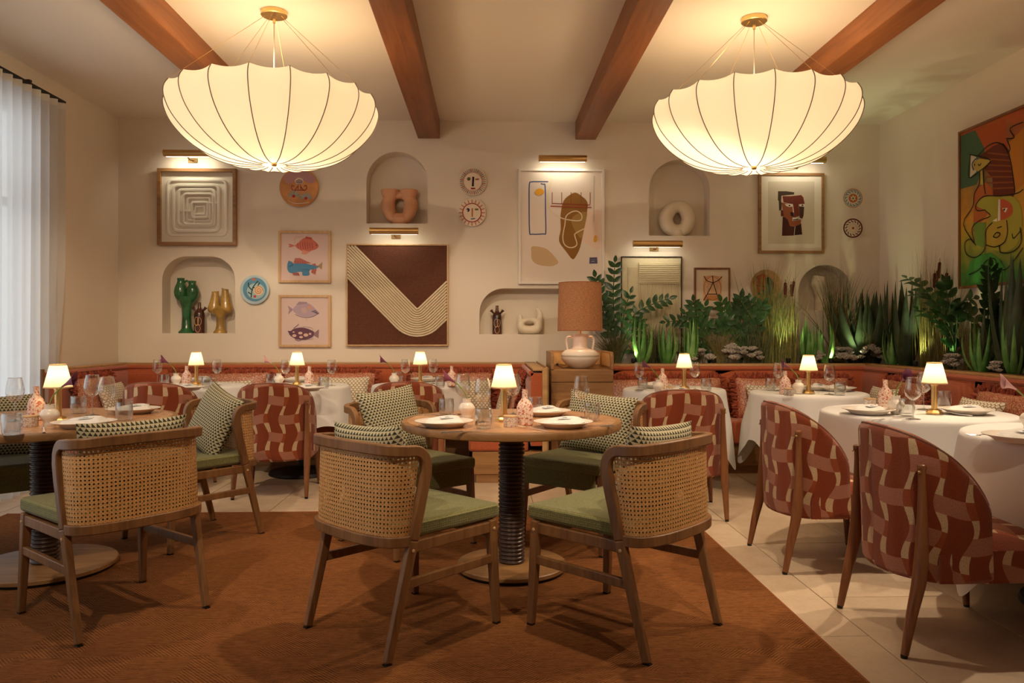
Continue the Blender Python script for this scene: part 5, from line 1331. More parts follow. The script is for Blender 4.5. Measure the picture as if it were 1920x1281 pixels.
for pts in ([(255, 375), (310, 320), (370, 295), (420, 320), (455, 400), (475, 520), (485, 605)], [(430, 270), (480, 262), (455, 205), (539, 165)], [(435, 275), (455, 330), (445, 355)],
            [(200, 370), (330, 405), (270, 470), (195, 515), (205, 370)], [(225, 470), (215, 430), (240, 395)], [(262, 470), (262, 550), (230, 620), (220, 700), (160, 810), (240, 945)], [(283, 460), (290, 560), (300, 620)],
            [(300, 720), (250, 725), (240, 690), (290, 635), (400, 632), (500, 615), (539, 590)], [(300, 725), (330, 760), (260, 790), (215, 840), (230, 930), (205, 905), (170, 930), (180, 1000), (240, 1020), (300, 960), (305, 850), (345, 800)],
            [(300, 940), (360, 955), (420, 925), (440, 860), (435, 785)], [(470, 870), (480, 900), (525, 850)], [(390, 950), (400, 990), (470, 985), (525, 930), (520, 830)], [(375, 835), (405, 825)], [(350, 890), (370, 865), (395, 870), (375, 895), (350, 890)],
            [(195, 1130), (260, 1100), (310, 1040), (360, 1030), (380, 1085), (440, 1090), (539, 960)], [(230, 430), (236, 440)], [(255, 430), (265, 440), (275, 425)]):
    art.line(QZ(pts), 1.6, K, 4)
art.done('painted_figures')
tag(pg, 'large colourful cubist-style painting on the right wall above the plants', 'painting')

# ---------------------------------------------------------------- picture lights
def picture_light(px0, px1, py, up, label, watt=0.7, arm=0.17):
    a, b = at_y(px0, py, D - arm), at_y(px1, py, D - arm); L = b.x - a.x
    t = empty('picture_light', ((a.x + b.x) / 2, D, a.z)); B = MT['brass_satin']; DB = MT['brass_dark']
    m = MB(); sec = []
    for k in range(15): an = R(-50 + 280 * k / 14); sec.append((0.027 * math.cos(an), 0.027 * math.sin(an)))
    # half-open brass trough, slot facing the picture below
    m.tube([(-L / 2, -arm, 0), (L / 2, -arm, 0)], 1.0, normals=[(0, 0, 1)] * 2, sec=[(0.032 * math.cos(R(k * 20)), 0.032 * math.sin(R(k * 20))) for k in range(18)]).build('tube', B, t)
    MB().tube(catmull([(0, -0.005, up * 0.035), (0, -arm * 0.5, up * 0.045), (0, -arm + 0.02, up * 0.022)], 5), 0.007, 8).build('arm', DB, t)
    MB().box(-0.045, 0.045, -0.012, -0.001, up * 0.035 - 0.022, up * 0.035 + 0.022).build('wall_plate', DB, t, smooth=0, bevel=0.003)
    MB().box(-L / 2 + 0.015, L / 2 - 0.015, -arm + 0.018, -arm + 0.030, -0.030, -0.020).build('light_strip', shade_mat('led_strip', (0.9, 0.9, 0.9), (1, 0.92, 0.74), 3.0), t, smooth=0)
    d = bpy.data.lights.new('picture_glow', 'AREA'); d.shape = 'RECTANGLE'; d.size = L * 0.9; d.size_y = 0.02; d.energy = watt; d.color = (1.0, 0.90, 0.66)
    l = bpy.data.objects.new('picture_glow', d); l.location = (0, -arm + 0.032, -0.036); l.rotation_euler = Vector((0, 0.75, -1)).to_track_quat('-Z', 'Y').to_euler(); l.parent = t; col.objects.link(l)
    return tag(t, label, 'picture light', 'brass picture lights')
picture_light(307, 392, 287, -1, 'brass picture light above the white nested-squares relief', 1.2)
picture_light(693, 784.5, 433, -1, 'brass picture light above the brown chevron canvas', 0.4)
picture_light(1010, 1100, 297, 1, 'brass picture light above the tall abstract print', 0.8)
picture_light(1187, 1279, 457, -1, 'brass picture light above the black-framed plaster relief', 0.5)
picture_light(1452, 1548, 299, -1, 'brass picture light above the cut-paper portrait', 0.7)

# ---------------------------------------------------------------- plates hung on the wall
def wall_plate(cx, cy, r, label, base, prof=None):
    p = at_y(cx, cy, D - 0.02); rm = r * PXM; t = empty('wall_plate', (p.x, D - 0.004, p.z))
    M = Matrix.Rotation(PI / 2, 4, 'X')
    pr = prof or [(0, 0.012), (rm * 0.60, 0.012), (rm * 0.72, 0.018), (rm * 0.97, 0.030), (rm, 0.028), (rm * 0.99, 0.024), (rm * 0.7, 0.006), (rm * 0.55, 0), (0, 0)]
    MB().lathe(pr, 48, M=M).build('plate_body', base, t)
    conv = lambda px, py: (lambda q: (q.x - p.x, q.z - p.z))(at_y(px, py, D - 0.03))
    tag(t, label, 'plate', 'decorative plates on the wall'); return t, conv
def flatp(rm): return [(0, 0.026), (rm * 0.985, 0.0275), (rm, 0.024), (rm * 0.75, 0.004), (rm * 0.55, 0), (0, 0)]
wc = plain('plate_glaze', '#ead8c2', 0.4, coat=0.2)
t, cv = wall_plate(561, 352, 36, 'orange hand-painted plate with a jug and flowers', plain('orange_glaze', '#c98745', 0.4, var=0.25, bscale=40, coat=0.3), flatp(36 * PXM))
A = Art(t, -0.0285, cv)
A.poly([(532, 330), (561, 318), (590, 332), (585, 344), (561, 338), (540, 345)], '#b98a90', 3); A.ell(561, 340, 8, 6.5, '#e8d3b8'); A.ell(561, 341, 6.5, 5, '#7a5a78')
for k in range(3): A.line([(555, 338 + 3 * k), (567, 338 + 3 * k)], 0.8, '#e8d3b8')
for sx in (-1, 1): A.line([(561 + sx * 3, 350), (561 + sx * 9, 357), (561 + sx * 14, 354), (561 + sx * 13, 348), (561 + sx * 9, 350)], 1.5, '#8c3a30', 4)
A.line([(549, 357), (573, 357)], 1.5, '#8c3a30'); A.line([(559, 347), (559, 356)], 1.2, '#8c3a30'); A.line([(564, 347), (564, 356)], 1.2, '#8c3a30')
for (x, y) in ((551, 368), (574, 372)):
    for k in range(7): an = PI + PI * k / 6; A.line([(x, y), (x + 12 * math.cos(an), y + 11 * math.sin(an))], 2.0, '#8fa6a6')
    A.ell(x, y, 3, 3, '#b5281f')
A.line([(540, 376), (555, 382), (580, 380)], 1.5, '#e3d2b4', 4); A.done('painted_motif')
t, cv = wall_plate(478, 543.5, 27, 'blue hand-painted plate with coral and a spiral shell', plain('blue_glaze', '#b5c9cf', 0.4, var=0.15, bscale=30, coat=0.3), flatp(27 * PXM))
A = Art(t, -0.0285, cv); A.ell(478, 543, 22.5, 22.5, '#5f93b0'); A.ell(480, 546, 17, 15, '#a9c3c8')
for pts in ([(471, 558), (474, 540), (484, 527)], [(474, 545), (467, 538), (466, 530)], [(475, 540), (482, 538), (487, 530)], [(472, 552), (465, 548)]): A.line(pts, 2.0, '#21413d', 4)
A.ell(485, 545, 9, 9, '#e7c9a4'); A.line([(485 + (1 + 0.32 * k) * math.cos(k * 0.55), 545 + (1 + 0.32 * k) * math.sin(k * 0.55)) for k in range(24)], 1.5, '#c98a58'); A.ell(478, 556, 2.6, 2.6, '#bb4a3e'); A.ell(476, 524, 4, 2.2, '#c9705c'); A.done('painted_motif')
def face_plate(cx, cy, label, cols_, ringc, rw, feat):
    t, cv = wall_plate(cx, cy, 26, label, wc, flatp(26 * PXM)); A = Art(t, -0.0285, cv); n = 40 if len(cols_) > 1 else 20
    for k in range(n):
        an = 2 * PI * k / n; A.line([(cx + 18.5 * math.cos(an), cy + 18.5 * math.sin(an)), (cx + 24.5 * math.cos(an), cy + 24.5 * math.sin(an))], 1.7, cols_[k % len(cols_)])
    A.ell(cx, cy, 17, 17, '#efdcc6'); A.ring(cx, cy, 17.3, 17.3, rw, ringc); feat(A); A.done('painted_face')
def f1(A):
    A.ell(879, 336, 3.2, 3.2, '#2c3320'); A.ring(879, 336, 1.5, 1.5, 0.6, '#8a8a4a'); A.line([(887.5, 332), (886.5, 350)], 3.8, '#241c26'); A.line([(891, 337), (898, 336.5)], 2.8, '#b3552c'); A.line([(883, 354), (891, 354)], 2.6, '#8c1f1c')
face_plate(886.5, 341, 'upper round plate with a blocky face and striped blue and red rim', ['#7f98a0', '#b4563a', '#8fa2a0', '#c98a62'], '#c06a48', 0.9, f1)
def f2(A):
    A.ell(877.5, 394, 3.2, 3.6, '#2e2a4a'); A.ell(875.8, 395, 1.0, 1.8, '#e9dccb'); A.line([(885.5, 391), (885.5, 407)], 2.9, '#c07a3c'); A.line([(890.5, 393), (897, 393)], 3.2, '#6f7440'); A.line([(883, 411), (891, 410)], 2.4, '#64808c')
face_plate(885, 399, 'lower round plate with a blocky face and orange striped rim', ['#c87a4a'], '#a8241f', 1.7, f2)
for cx, cy, rim, mid, star, label in ((1599, 372, '#8a5a44', '#5d7f8c', True, 'upper small plate with a blue wave ring and orange star'), (1599, 428, '#5a1f1e', '#4a1c20', False, 'lower small plate with a dark wave ring and red centre')):
    t, cv = wall_plate(cx, cy, 18.5, label, wc, flatp(18.5 * PXM)); A = Art(t, -0.0285, cv)
    A.ring(cx, cy, 17.4 if star else 17, 17.4 if star else 17, 1.1 if star else 2.6, '#b0623c' if star else rim); A.ring(cx, cy, 15, 15, 1.2, mid if star else '#e6d0b8')
    for k in range(14):
        an = 2 * PI * k / 14; A.line([(cx + 15 * math.cos(an), cy + 15 * math.sin(an)), (cx + 12.2 * math.cos(an + 0.12), cy + 12.2 * math.sin(an + 0.12)), (cx + 11.5 * math.cos(an + 0.3), cy + 11.5 * math.sin(an + 0.3))], 1.7, mid, 3)
    if star:
        A.ell(cx, cy, 8.4, 8.4, '#b0602c'); A.poly([(cx + (6.4 if k % 2 == 0 else 3) * math.sin(PI * k / 6), cy - (6.4 if k % 2 == 0 else 3) * math.cos(PI * k / 6)) for k in range(12)], '#ecdcc4'); A.ell(cx, cy, 2, 2, '#5a6a50')
    else:
        A.ring(cx, cy, 8, 8, 0.8, '#d9a878'); A.ring(cx, cy, 5.5, 5.5, 0.6, '#d9b48c'); A.ell(cx, cy, 2.3, 2.3, '#a83a30')
    A.done('painted_motif')
t, cv = wall_plate(1434, 535, 29, 'shallow tan dish with red and teal figures above the reeds', plain('tan_glaze', '#c89a68', 0.5, var=0.2, bscale=30), [(0, 0.014), (29 * PXM * 0.7, 0.016), (29 * PXM * 0.95, 0.05), (29 * PXM, 0.052), (29 * PXM * 0.98, 0.04), (29 * PXM * 0.6, 0.0), (0, 0)])
zr = lambda x, y: (1380 + x / 5.336, 470 + y / 5.337); A = Art(t, -0.026, cv)
A.poly(Z(zr, [(225, 240), (290, 235), (300, 300), (290, 340), (220, 340), (215, 290)]), '#a84a2c', 2); A.poly(Z(zr, [(210, 345), (290, 345), (280, 400), (215, 435)]), '#b35a38', 2); A.poly(Z(zr, [(290, 300), (320, 268), (350, 280), (372, 330), (375, 440), (215, 440), (260, 395), (300, 380)]), '#4f6a66', 2)
A.poly(Z(zr, [(300, 280), (325, 265), (335, 300), (330, 350), (300, 320)]), '#22282a', 2); A.poly(Z(zr, [(362, 310), (378, 320), (384, 440), (368, 440)]), '#7a241c'); A.line(Z(zr, [(205, 348), (300, 362)]), 1.4, '#3a2a26'); A.line(Z(zr, [(230, 245), (205, 270), (240, 285)]), 1.2, '#8a3a24', 4)
A.done('painted_motif')

# ---------------------------------------------------------------- vessels in the niches
def nz(k): return min(p[1] for p in NICHE[k])
YN = D + 0.095; PN = YN / F_PX
def vessel(name, k, px, label, cat='vase'):
    x = at_y(px, 600, YN).x; return tag(empty(name, (x, YN, nz(k))), label, cat)
gm = plain('green_glaze', '#2c6238', 0.22, coat=0.5, var=0.5, bscale=50)
t = vessel('twin_neck_vase', 'corner', 350, 'dark green glazed vase with two necks in the left niche'); s = PN
m = MB(); m.lathe([(0, 0), (14.5 * s, 0), (14.5 * s, 3 * s), (11 * s, 6 * s), (9 * s, 9 * s), (8 * s, 30 * s), (9 * s, 48 * s), (13 * s, 60 * s), (14 * s, 68 * s), (0, 72 * s)], 28); m.build('stem', gm, t)
for sx, hh in ((-1, 102), (1, 97)):
    pts = catmull([(sx * 9 * s, 0, 58 * s), (sx * 10 * s, 0, 65 * s), (sx * 11 * s, 0, 74 * s), (sx * 11 * s, 0, 83 * s), (sx * 10.5 * s, 0, (hh - 7) * s), (sx * 10.5 * s, 0, hh * s)], 4)
    rr = [r * s for r in [x_[0] for x_ in catmull([(4,), (9,), (11.5,), (10.5,), (6.6,), (6.8,)], 4)]]; MB().tube(pts, rr, 18).build('lobe', gm, t)
MB().tube(catmull([(-6 * s, 0, 92 * s), (0, 0, 97 * s), (6 * s, 0, 92 * s)], 5), 2 * s, 8).build('bridge', gm, t)
ym = plain('amber_glaze', '#b08a45', 0.25, coat=0.5, var=0.35, bscale=50)
t = vessel('twin_neck_vase', 'corner', 413, 'amber glazed vase with two tapering necks in the left niche')
MB().lathe([(0, 0), (12 * s, 0), (12 * s, 2.5 * s), (8.5 * s, 7 * s), (7 * s, 14 * s), (7 * s, 30 * s), (12 * s, 39 * s), (15 * s, 45 * s), (0, 52 * s)], 28).build('stem', ym, t)
for sx, hh in ((-1, 77), (1, 82)):
    pts = [(sx * q * s, 0, z_ * s) for q, z_ in catmull([(9, 37), (10.5, 41), (11, 46), (10, 58), (9, hh - 3), (9, hh)], 4)]
    rr = [x_[0] * s for x_ in catmull([(3,), (9.5,), (11.5,), (8.8,), (6,), (6.8,)], 4)]; MB().tube(pts, rr, 18).build('lobe', ym, t)
dm = plain('brown_glaze', '#4a2315', 0.25, coat=0.5, var=0.6, bscale=40); cm = plain('cream_line', '#d8a878', 0.6)
def jug(k, px, h, label):
    t = vessel('spouted_jug', k, px, label, 'jug'); u = h / 57.0 * s
    MB().lathe([(0, 0), (9.3 * u, 0), (9.5 * u, 2 * u), (9.5 * u, 34 * u), (8.5 * u, 39 * u), (5 * u, 43 * u), (3.2 * u, 47 * u), (2.8 * u, 57 * u), (1.5 * u, 57 * u), (0, 50 * u)], 24).build('body', dm, t)
    for sx in (-1, 1):
        MB().tube([(sx * 5 * u, 0, 40 * u), (sx * 9 * u, 0, 44 * u), (sx * 12 * u, 0, 48 * u)], [2.2 * u, 2.0 * u, 3.4 * u], 10).build('spout', dm, t)
    g = MB(); 
    for (cx, cz, rx, rz) in ((-2, 22, 4, 8), (3, 22, 3, 7), (0, 9, 4.5, 7)):
        pts = []
        for q in range(18):
            an = 2 * PI * q / 18; xx, zz = (cx + rx * math.cos(an)) * u, (cz + rz * math.sin(an)) * u; pts.append((xx, -math.sqrt(max(1e-6, (9.7 * u) ** 2 - xx * xx)), zz))
        g.tube(pts, 0.45 * u, 5, closed=True)
    g.build('incised_loops', cm, t)
jug('corner', 374, 57, 'small dark brown jug with three spouts between the green and amber vases')
jug('wide', 932, 54, 'small dark brown jug with three spouts in the low wide niche')
# peach vase with a hole through it
t = vessel('pierced_vase', 'peach', 749, 'peach clay vase with a hole through its body'); pm_ = MT['peach_clay']
def ring_vase(t, path, rad, sq, mat, name='body'):
    P = catmull(path, 6, True); rr = [x_[0] for x_ in catmull([(q,) for q in rad], 6, True)]
    MB().tube([(x * s, 0, z * s) for x, z in P], [q * s for q in rr], closed=True, normals=[(0, 1, 0)] * len(P), sec=[(sq * math.cos(2 * PI * k / 18), math.sin(2 * PI * k / 18)) for k in range(18)]).build(name, mat, t, smooth=80)
ring_vase(t, [(0, 10), (-13, 14), (-20, 28), (-20.5, 42), (-12, 53), (0, 55.5), (12, 53), (20.5, 42), (20, 28), (13, 14)], [9.5, 11, 12.5, 13, 9, 6.5, 9, 13, 12.5, 11], 1.15, pm_)
for sx in (-1, 1): MB().lathe([(11 * s, 46 * s), (16 * s, 56 * s), (17.5 * s, 64 * s), (16.5 * s, 65 * s), (14 * s, 60 * s), (0, 56 * s)], 24, c=(sx * 17 * s, 0, 0)).build('mouth', pm_, t)
MB().lathe([(0, 0), (13 * s, 0), (14 * s, 3 * s), (17 * s, 12 * s), (12 * s, 20 * s), (0, 20 * s)], 28).build('foot', pm_, t)
t = vessel('ring_sculpture', 'ring', 1269.5, 'rounded white ring-shaped vessel in the upper right niche', 'sculpture')
ring_vase(t, [(0, 12), (-15, 17), (-21.5, 34), (-13, 51), (2, 57), (15, 51), (21.5, 33), (14, 16)], [11.5, 13, 13.2, 12.5, 11, 12.5, 13.2, 13], 1.15, MT['matte_white'])
MB().lathe([(0, 0), (11 * s, 0), (13 * s, 4 * s), (15 * s, 12 * s), (0, 18 * s)], 24).build('foot', MT['matte_white'], t)
t = vessel('crescent_sculpture', 'wide', 993, 'white clay crescent-topped vessel in the low wide niche', 'sculpture')
ring_vase(t, [(0, 8), (-14, 11), (-15, 21), (-6, 26.5), (6, 26.5), (15, 21), (14, 11)], [8, 8.5, 7, 4.5, 4.5, 7, 8.5], 1.5, MT['matte_white'])
P = catmull([(-16, 18), (-18, 30), (-18.5, 36)], 5); MB().tube([(x * s, 0, z * s) for x, z in P], [(6 - 2.2 * i / len(P)) * s for i in range(len(P))], 14).build('short_horn', MT['matte_white'], t)
P = catmull([(15, 16), (19, 30), (19, 40), (15, 47), (12, 48.5)], 5); MB().tube([(x * s, 0, z * s) for x, z in P], [(7.5 - 5.5 * i / len(P)) * s for i in range(len(P))], 14).build('long_horn', MT['matte_white'], t)
t = vessel('torso_sculpture', 'planter', 1538, 'pale bone-like sculpture in the niche above the planter', 'sculpture')
MB().tube([(x * s, 0, z * s) for x, z in catmull([(0, 0), (0, 14), (0, 27), (-2, 40), (-3, 52), (-1, 64)], 4)], [x_[0] * s for x_ in catmull([(10,), (10,), (9,), (11,), (15,), (13,)], 4)], 20).build('body', MT['matte_white'], t)
MB().lathe([(0, 0.002), (2.4 * s, 0.0), (2.4 * s, -0.012), (0, -0.012)], 14, M=Matrix.Translation((-7 * s, -13.4 * s, 55 * s)) @ Matrix.Rotation(PI / 2, 4, 'X')).build('hole_shade_disc', plain('painted_hole_shade', '#6e5a42', 0.9), t)  # dark disc painted in for the shade inside a hole
# ---------------------------------------------------------------- planting
SZ = 0.895
def blade(m, base, top, w, bend, seg=6, thick=0.25, side=None, mi=0):
    """tapering leaf: broad at the base, pointed tip, shallow channel"""
    b, t = Vector(base), Vector(top); ax = (t - b); L = ax.length; d = ax.normalized()
    side = Vector(side) if side else d.cross(Vector((0.3, 0.9, 0.1))); side = (side - d * side.dot(d)).normalized(); nrm = d.cross(side)
    G = []
    for i in range(seg + 1):
        k = i / seg; p = b + ax * k + Vector(bend) * (4 * k * (1 - k)); ww = w * (1 - k ** 1.8) * (0.75 + 0.5 * min(1, k * 4) - 0.25 * k) * 0.5 + 0.0004
        th = ww * thick
        G.append([p - side * ww, p - side * ww * 0.5 - nrm * th, p - nrm * th * 1.2, p + side * ww * 0.5 - nrm * th, p + side * ww, p + nrm * th * 0.2, p - side * ww])
    m.grid(G); return m
def aloe(n, h, spread, seed, matk='aloe', w=0.056, name='aloe_plant', ys=0.6):
    def f():
        r2 = random.Random(seed); t = empty(name)
        for i in range(n):
            a = 2 * PI * i / n + r2.uniform(-0.3, 0.3); k = r2.uniform(0.25, 1.0); hh = h * r2.uniform(0.72, 1.05); sp = spread * k
            dx, dy = math.cos(a) * sp, math.sin(a) * sp * ys
            b = (math.cos(a) * 0.025, math.sin(a) * 0.02, 0); top = (dx, dy, hh * (1 - 0.15 * k))
            m = MB(); blade(m, b, top, w * r2.uniform(0.8, 1.1), (math.cos(a) * 0.05 * k + r2.uniform(-.01, .01), math.sin(a) * 0.03 * k, -0.02 * k), 8, 0.45, side=(-math.sin(a), math.cos(a), 0))
            m.build('leaf', MT[matk], t, smooth=60)
        return t
    return f
def grass(n, h, spread, seed, matk, w=0.005, name='grass_clump', base=0.05):
    def f():
        r2 = random.Random(seed); t = empty(name); m = MB()
        for i in range(n):
            a = r2.uniform(0, 2 * PI); k = r2.uniform(0, 1) ** 0.8 * (1.7 if (h > 0.7 and r2.random() < 0.14) else 1.0); hh = h * r2.uniform(0.55, 1.0); bx, by = r2.gauss(0, base), r2.gauss(0, base * 0.5)
            dx, dy = math.cos(a) * spread * k, math.sin(a) * spread * 0.45 * k
            blade(m, (bx, by, 0), (bx + dx, by + dy, hh), w * r2.uniform(0.7, 1.3), (dx * -0.15, dy * -0.1, 0.02), 4, 0.3)
        o = m.build('blades', MT[matk], t, smooth=60); o['kind'] = 'stuff'
        return t
    return f
def zz_frond(path, n, ll, seed):
    r2 = random.Random(seed); P = [Vector(p) for p in catmull(path, 8)]; m = MB(); m.tube(P, [lerp(0.009, 0.003, i / len(P)) for i in range(len(P))], 6)
    tot = len(P) - 1
    for i in range(n):
        k = 0.18 + 0.82 * i / (n - 1); q = k * tot; j = min(tot - 1, int(q)); p = P[j].lerp(P[j + 1], q - j); d = (P[min(tot, j + 1)] - P[max(0, j - 1)]).normalized()
        ref = Vector((0, -1, 0.15)); sd = d.cross(ref).normalized(); nm = sd.cross(d)
        for s in ((-1, 1) if i < n - 1 else (0,)):
            L = ll * 1.12 * (0.75 + 0.45 * math.sin(PI * min(1, k * 0.9))) * r2.uniform(0.85, 1.1)
            dirv = (d * 0.75 + sd * s * 0.9 + nm * r2.uniform(-.1, .45)).normalized()
            lw = (dirv.cross(nm)).normalized(); G = []
            for a in range(6):
                u = a / 5; wv = L * 0.50 * math.sin(PI * u ** 0.8) ** 0.8 * 0.5 if 0 < a < 5 else 0.0006; c = p + dirv * L * u + nm * (-0.15 * L * u * u)
                G.append([c - lw * wv + nm * wv * 0.25, c, c + lw * wv + nm * wv * 0.25])
            m.grid(G)
    return m
def zz_plant(name_seed, fronds):
    t = empty('zz_plant')
    for i, (path, n, ll) in enumerate(fronds): zz_frond(path, max(6, int(n * 0.85)), ll, name_seed + i).build('frond', MT['zz'], t, smooth=70)
    return t
def rosette(seed):
    def f():
        r2 = random.Random(seed); t = empty('grey_succulent'); m = MB()
        for hc in range(18):
            cx, cy = r2.uniform(-.08, .08), r2.uniform(-.05, .05); cz = 0.025 + 0.085 * max(0, 1 - (cx / 0.085) ** 2 - (cy / 0.07) ** 2) + r2.uniform(-.01, .01)
            for ring in range(3):
                for q in range(7 - ring):
                    a = 2 * PI * q / (7 - ring) + ring * 0.5; rr = 0.030 - 0.009 * ring; el = 0.35 + 0.4 * ring
                    b = Vector((cx, cy, cz + 0.012 + 0.004 * ring)); e = b + Vector((math.cos(a) * rr * math.cos(el), math.sin(a) * rr * math.cos(el), rr * math.sin(el) + 0.008)); mid = (b + e) / 2
                    m.tube([b, mid, e], [0.004, 0.0072, 0.0035], 5)
        o = m.build('petals', MT['rosette'], t, smooth=70); o['kind'] = 'stuff'
        return t
    return f
def cattails(n, h, seed, spread):
    def f():
        r2 = random.Random(seed); t = empty('cattail_reeds')
        for i in range(n):
            x, y, hh = r2.uniform(-spread, spread), r2.uniform(-.03, .03), h * r2.uniform(0.86, 1.0); lx = r2.uniform(-.02, .03)
            s = MB().tube([(x * 0.4, y, 0), (x, y, hh * 0.8), (x + lx, y, hh)], 0.003, 6).build('stalk', MT['reed'], t)
            a, b = Vector((x + lx * 0.1, y, hh * 0.815)), Vector((x + lx * 0.9, y, hh * 0.965)); ax = b - a
            MB().tube([a, a + ax * 0.06, a + ax * 0.94, b], [0.004, 0.0125, 0.0125, 0.004], 10).build('spike', MT['cattail'], s)
        return t
    return f
def bp(px, y=7.36): p = at_y(px, 680, y); return (p.x, y, SZ)
def rp(px, x=3.76): p = at_x(px, 680, x); return (x, p.y, SZ)
PS = 7.36 / F_PX
GP = 'aloe plants in the planter'
for i, (px, y, n, h, sp, lab) in enumerate((
    (1203, 7.24, 10, 0.52, 0.11, 'spiky green aloe, nearest the sideboard'), (1250, 7.25, 9, 0.50, 0.10, 'spiky green aloe in front of the cord relief'), (1293, 7.24, 9, 0.50, 0.13, 'spiky green aloe behind the lamp of the table beside the sideboard'),
    (1515, 7.24, 11, 0.50, 0.14, 'bright green aloe between the tall reeds, left half'), (1548, 7.27, 9, 0.50, 0.11, 'bright green aloe between the tall reeds, right half'))):
    tag(put('aloe%d' % i, aloe(n, h, sp, 50 + i), bp(px, y), R(rnd.uniform(0, 360)), lab, 'plant', GP))
for i, (px, x, n, h, sp, lab) in enumerate((
    (1672, 3.68, 6, 0.46, 0.10, 'slender aloe in the back right corner of the planter'), (1838, 3.70, 9, 0.46, 0.17, 'wide spreading aloe under the colourful painting'), (1900, 3.70, 8, 0.46, 0.16, 'aloe at the right edge of the photo'))):
    put('aloer%d' % i, aloe(n, h, sp, 70 + i, w=0.046), rp(px, x), R(rnd.uniform(0, 360)), lab, 'plant', GP)
for i, (px, y, n, h, sp, lab) in enumerate(((1606, 7.40, 11, 0.78, 0.38, 'dark agave below the arched niche'), (1636, 7.38, 12, 0.90, 0.30, 'tall dark agave in the back right corner'))):
    put('agave%d' % i, aloe(n, h, sp, 90 + i, 'agave', 0.125, 'agave_plant', 0.42), bp(px, y), 0, lab, 'plant', 'agave plants')
put('agave9', aloe(13, 0.94, 0.34, 99, 'agave', 0.12, 'agave_plant', 0.4), rp(1897, 3.74), R(-90), 'large dark agave in front of the painting at the right edge', 'plant', 'agave plants')
put('agave8', aloe(7, 0.55, 0.24, 97, 'agave', 0.06, 'agave_plant', 0.4), rp(1840, 3.76), R(-90), 'low dark agave between the aloes under the painting', 'plant', 'agave plants')
put('agave7', aloe(12, 0.88, 0.36, 95, 'agave', 0.115, 'agave_plant', 0.36), rp(1698, 3.75), R(-90), 'broad dark agave between the corner and the reeds left of the painting', 'plant', 'agave plants')
GG = 'ornamental grasses'
for i, (pos, n, h, sp, lab) in enumerate(((bp(1228, 7.42), 90, 0.42, 0.22, 'dark sedge behind the aloes in front of the cord relief'), (bp(1300, 7.44), 80, 0.40, 0.2, 'dark sedge at the foot of the left zz plant below the drawing'), (bp(1418, 7.30), 90, 0.40, 0.16, 'dark sedge at the foot of the tall reeds'), (rp(1822, 3.72), 80, 0.50, 0.22, 'dark sedge behind the wide spreading aloe'))):
    put('sedge%d' % i, grass(n, h, sp, 170 + i, 'sedge', 0.006, base=0.05), pos, R(-88) if pos[0] > 3.6 else 0, lab, 'grass', GG)
for i, (pos, n, h, sp, mk, bs, lab) in enumerate((
    (bp(1152, 7.28), 130, 0.36, 0.26, 'sedge', 0.03, 'low dark sedge beside the amphora lamp'), (bp(1352, 7.25), 110, 0.36, 0.22, 'sedge', 0.02, 'low brown sedge in front of the leafy plants'),
    (bp(1443, 7.42), 150, 1.02, 0.22, 'reed', 0.09, 'tall straw-coloured reed grass below the tan dish'), (bp(1478, 7.40), 70, 0.80, 0.14, 'reed', 0.05, 'straw-coloured reed grass left of the arched niche'),
    (bp(1572, 7.44), 110, 1.00, 0.28, 'sedge', 0.05, 'tall dark grass in front of the arched niche'), (bp(1628, 7.26), 90, 0.42, 0.22, 'sedge', 0.03, 'low dark sedge in front of the agaves'),
    (rp(1738, 3.77), 130, 1.10, 0.20, 'reed', 0.06, 'tall straw-coloured reed grass left of the painting'), (rp(1775, 3.77), 90, 0.95, 0.24, 'sedge', 0.06, 'dark grass at the lower left of the painting'), (rp(1860, 3.78), 70, 0.55, 0.2, 'sedge', 0.06, 'dark grass between the aloes under the painting'))):
    o = put('grass%d' % i, grass(n, h, sp, 130 + i, mk, 0.006 if h < 0.7 else 0.0075, base=bs), pos, R(-88) if pos[0] > 3.6 else 0, lab, 'grass', GG)
put('cat0', cattails(4, 0.90, 160, 0.06), bp(1480, 7.36), 0, 'brown cattails left of the arched niche', 'reeds', 'cattails')
put('cat1', cattails(4, 0.98, 161, 0.12), rp(1752, 3.80), R(-60), 'brown cattails left of the painting', 'reeds', 'cattails')
# zz plants: fronds given by the pixels of their bends
def fr(px0, pts, n, ll, y=7.36, dy=-0.02):
    b = bp(px0, y); out = []
    for i, (px, py) in enumerate(pts):
        yy = y + dy * i; p = at_y(px, py, yy); out.append((p.x - b[0], p.y - b[1], p.z - b[2]))
    return [(0, 0, 0)] + out, n, ll
zf1 = [fr(1160, [(1152, 610), (1150, 550), (1153, 492)], 15, 0.085), fr(1160, [(1140, 620), (1126, 560), (1116, 520)], 12, 0.09), fr(1160, [(1172, 630), (1190, 590), (1225, 570), (1255, 560)], 14, 0.075),
       fr(1160, [(1165, 620), (1172, 580), (1182, 550)], 9, 0.08), fr(1160, [(1180, 640), (1195, 615), (1200, 600)], 8, 0.08), fr(1160, [(1150, 630), (1138, 600), (1135, 575)], 9, 0.085)]
o = zz_plant(200, zf1); o.location = bp(1160); tag(o, 'tall dark glossy zz plant right of the amphora lamp', 'plant', 'zz plants')
zf2 = [fr(1330, [(1320, 620), (1305, 590), (1300, 565)], 10, 0.085), fr(1330, [(1310, 620), (1280, 603), (1248, 604)], 11, 0.07), fr(1330, [(1325, 615), (1318, 592), (1322, 575)], 8, 0.085), fr(1330, [(1345, 630), (1355, 610), (1365, 600)], 8, 0.085), fr(1330, [(1322, 630), (1300, 612), (1284, 590)], 9, 0.08)]
o = zz_plant(230, zf2); o.location = bp(1330); tag(o, 'dark zz plant in front of the small walnut-framed drawing, left', 'plant', 'zz plants')
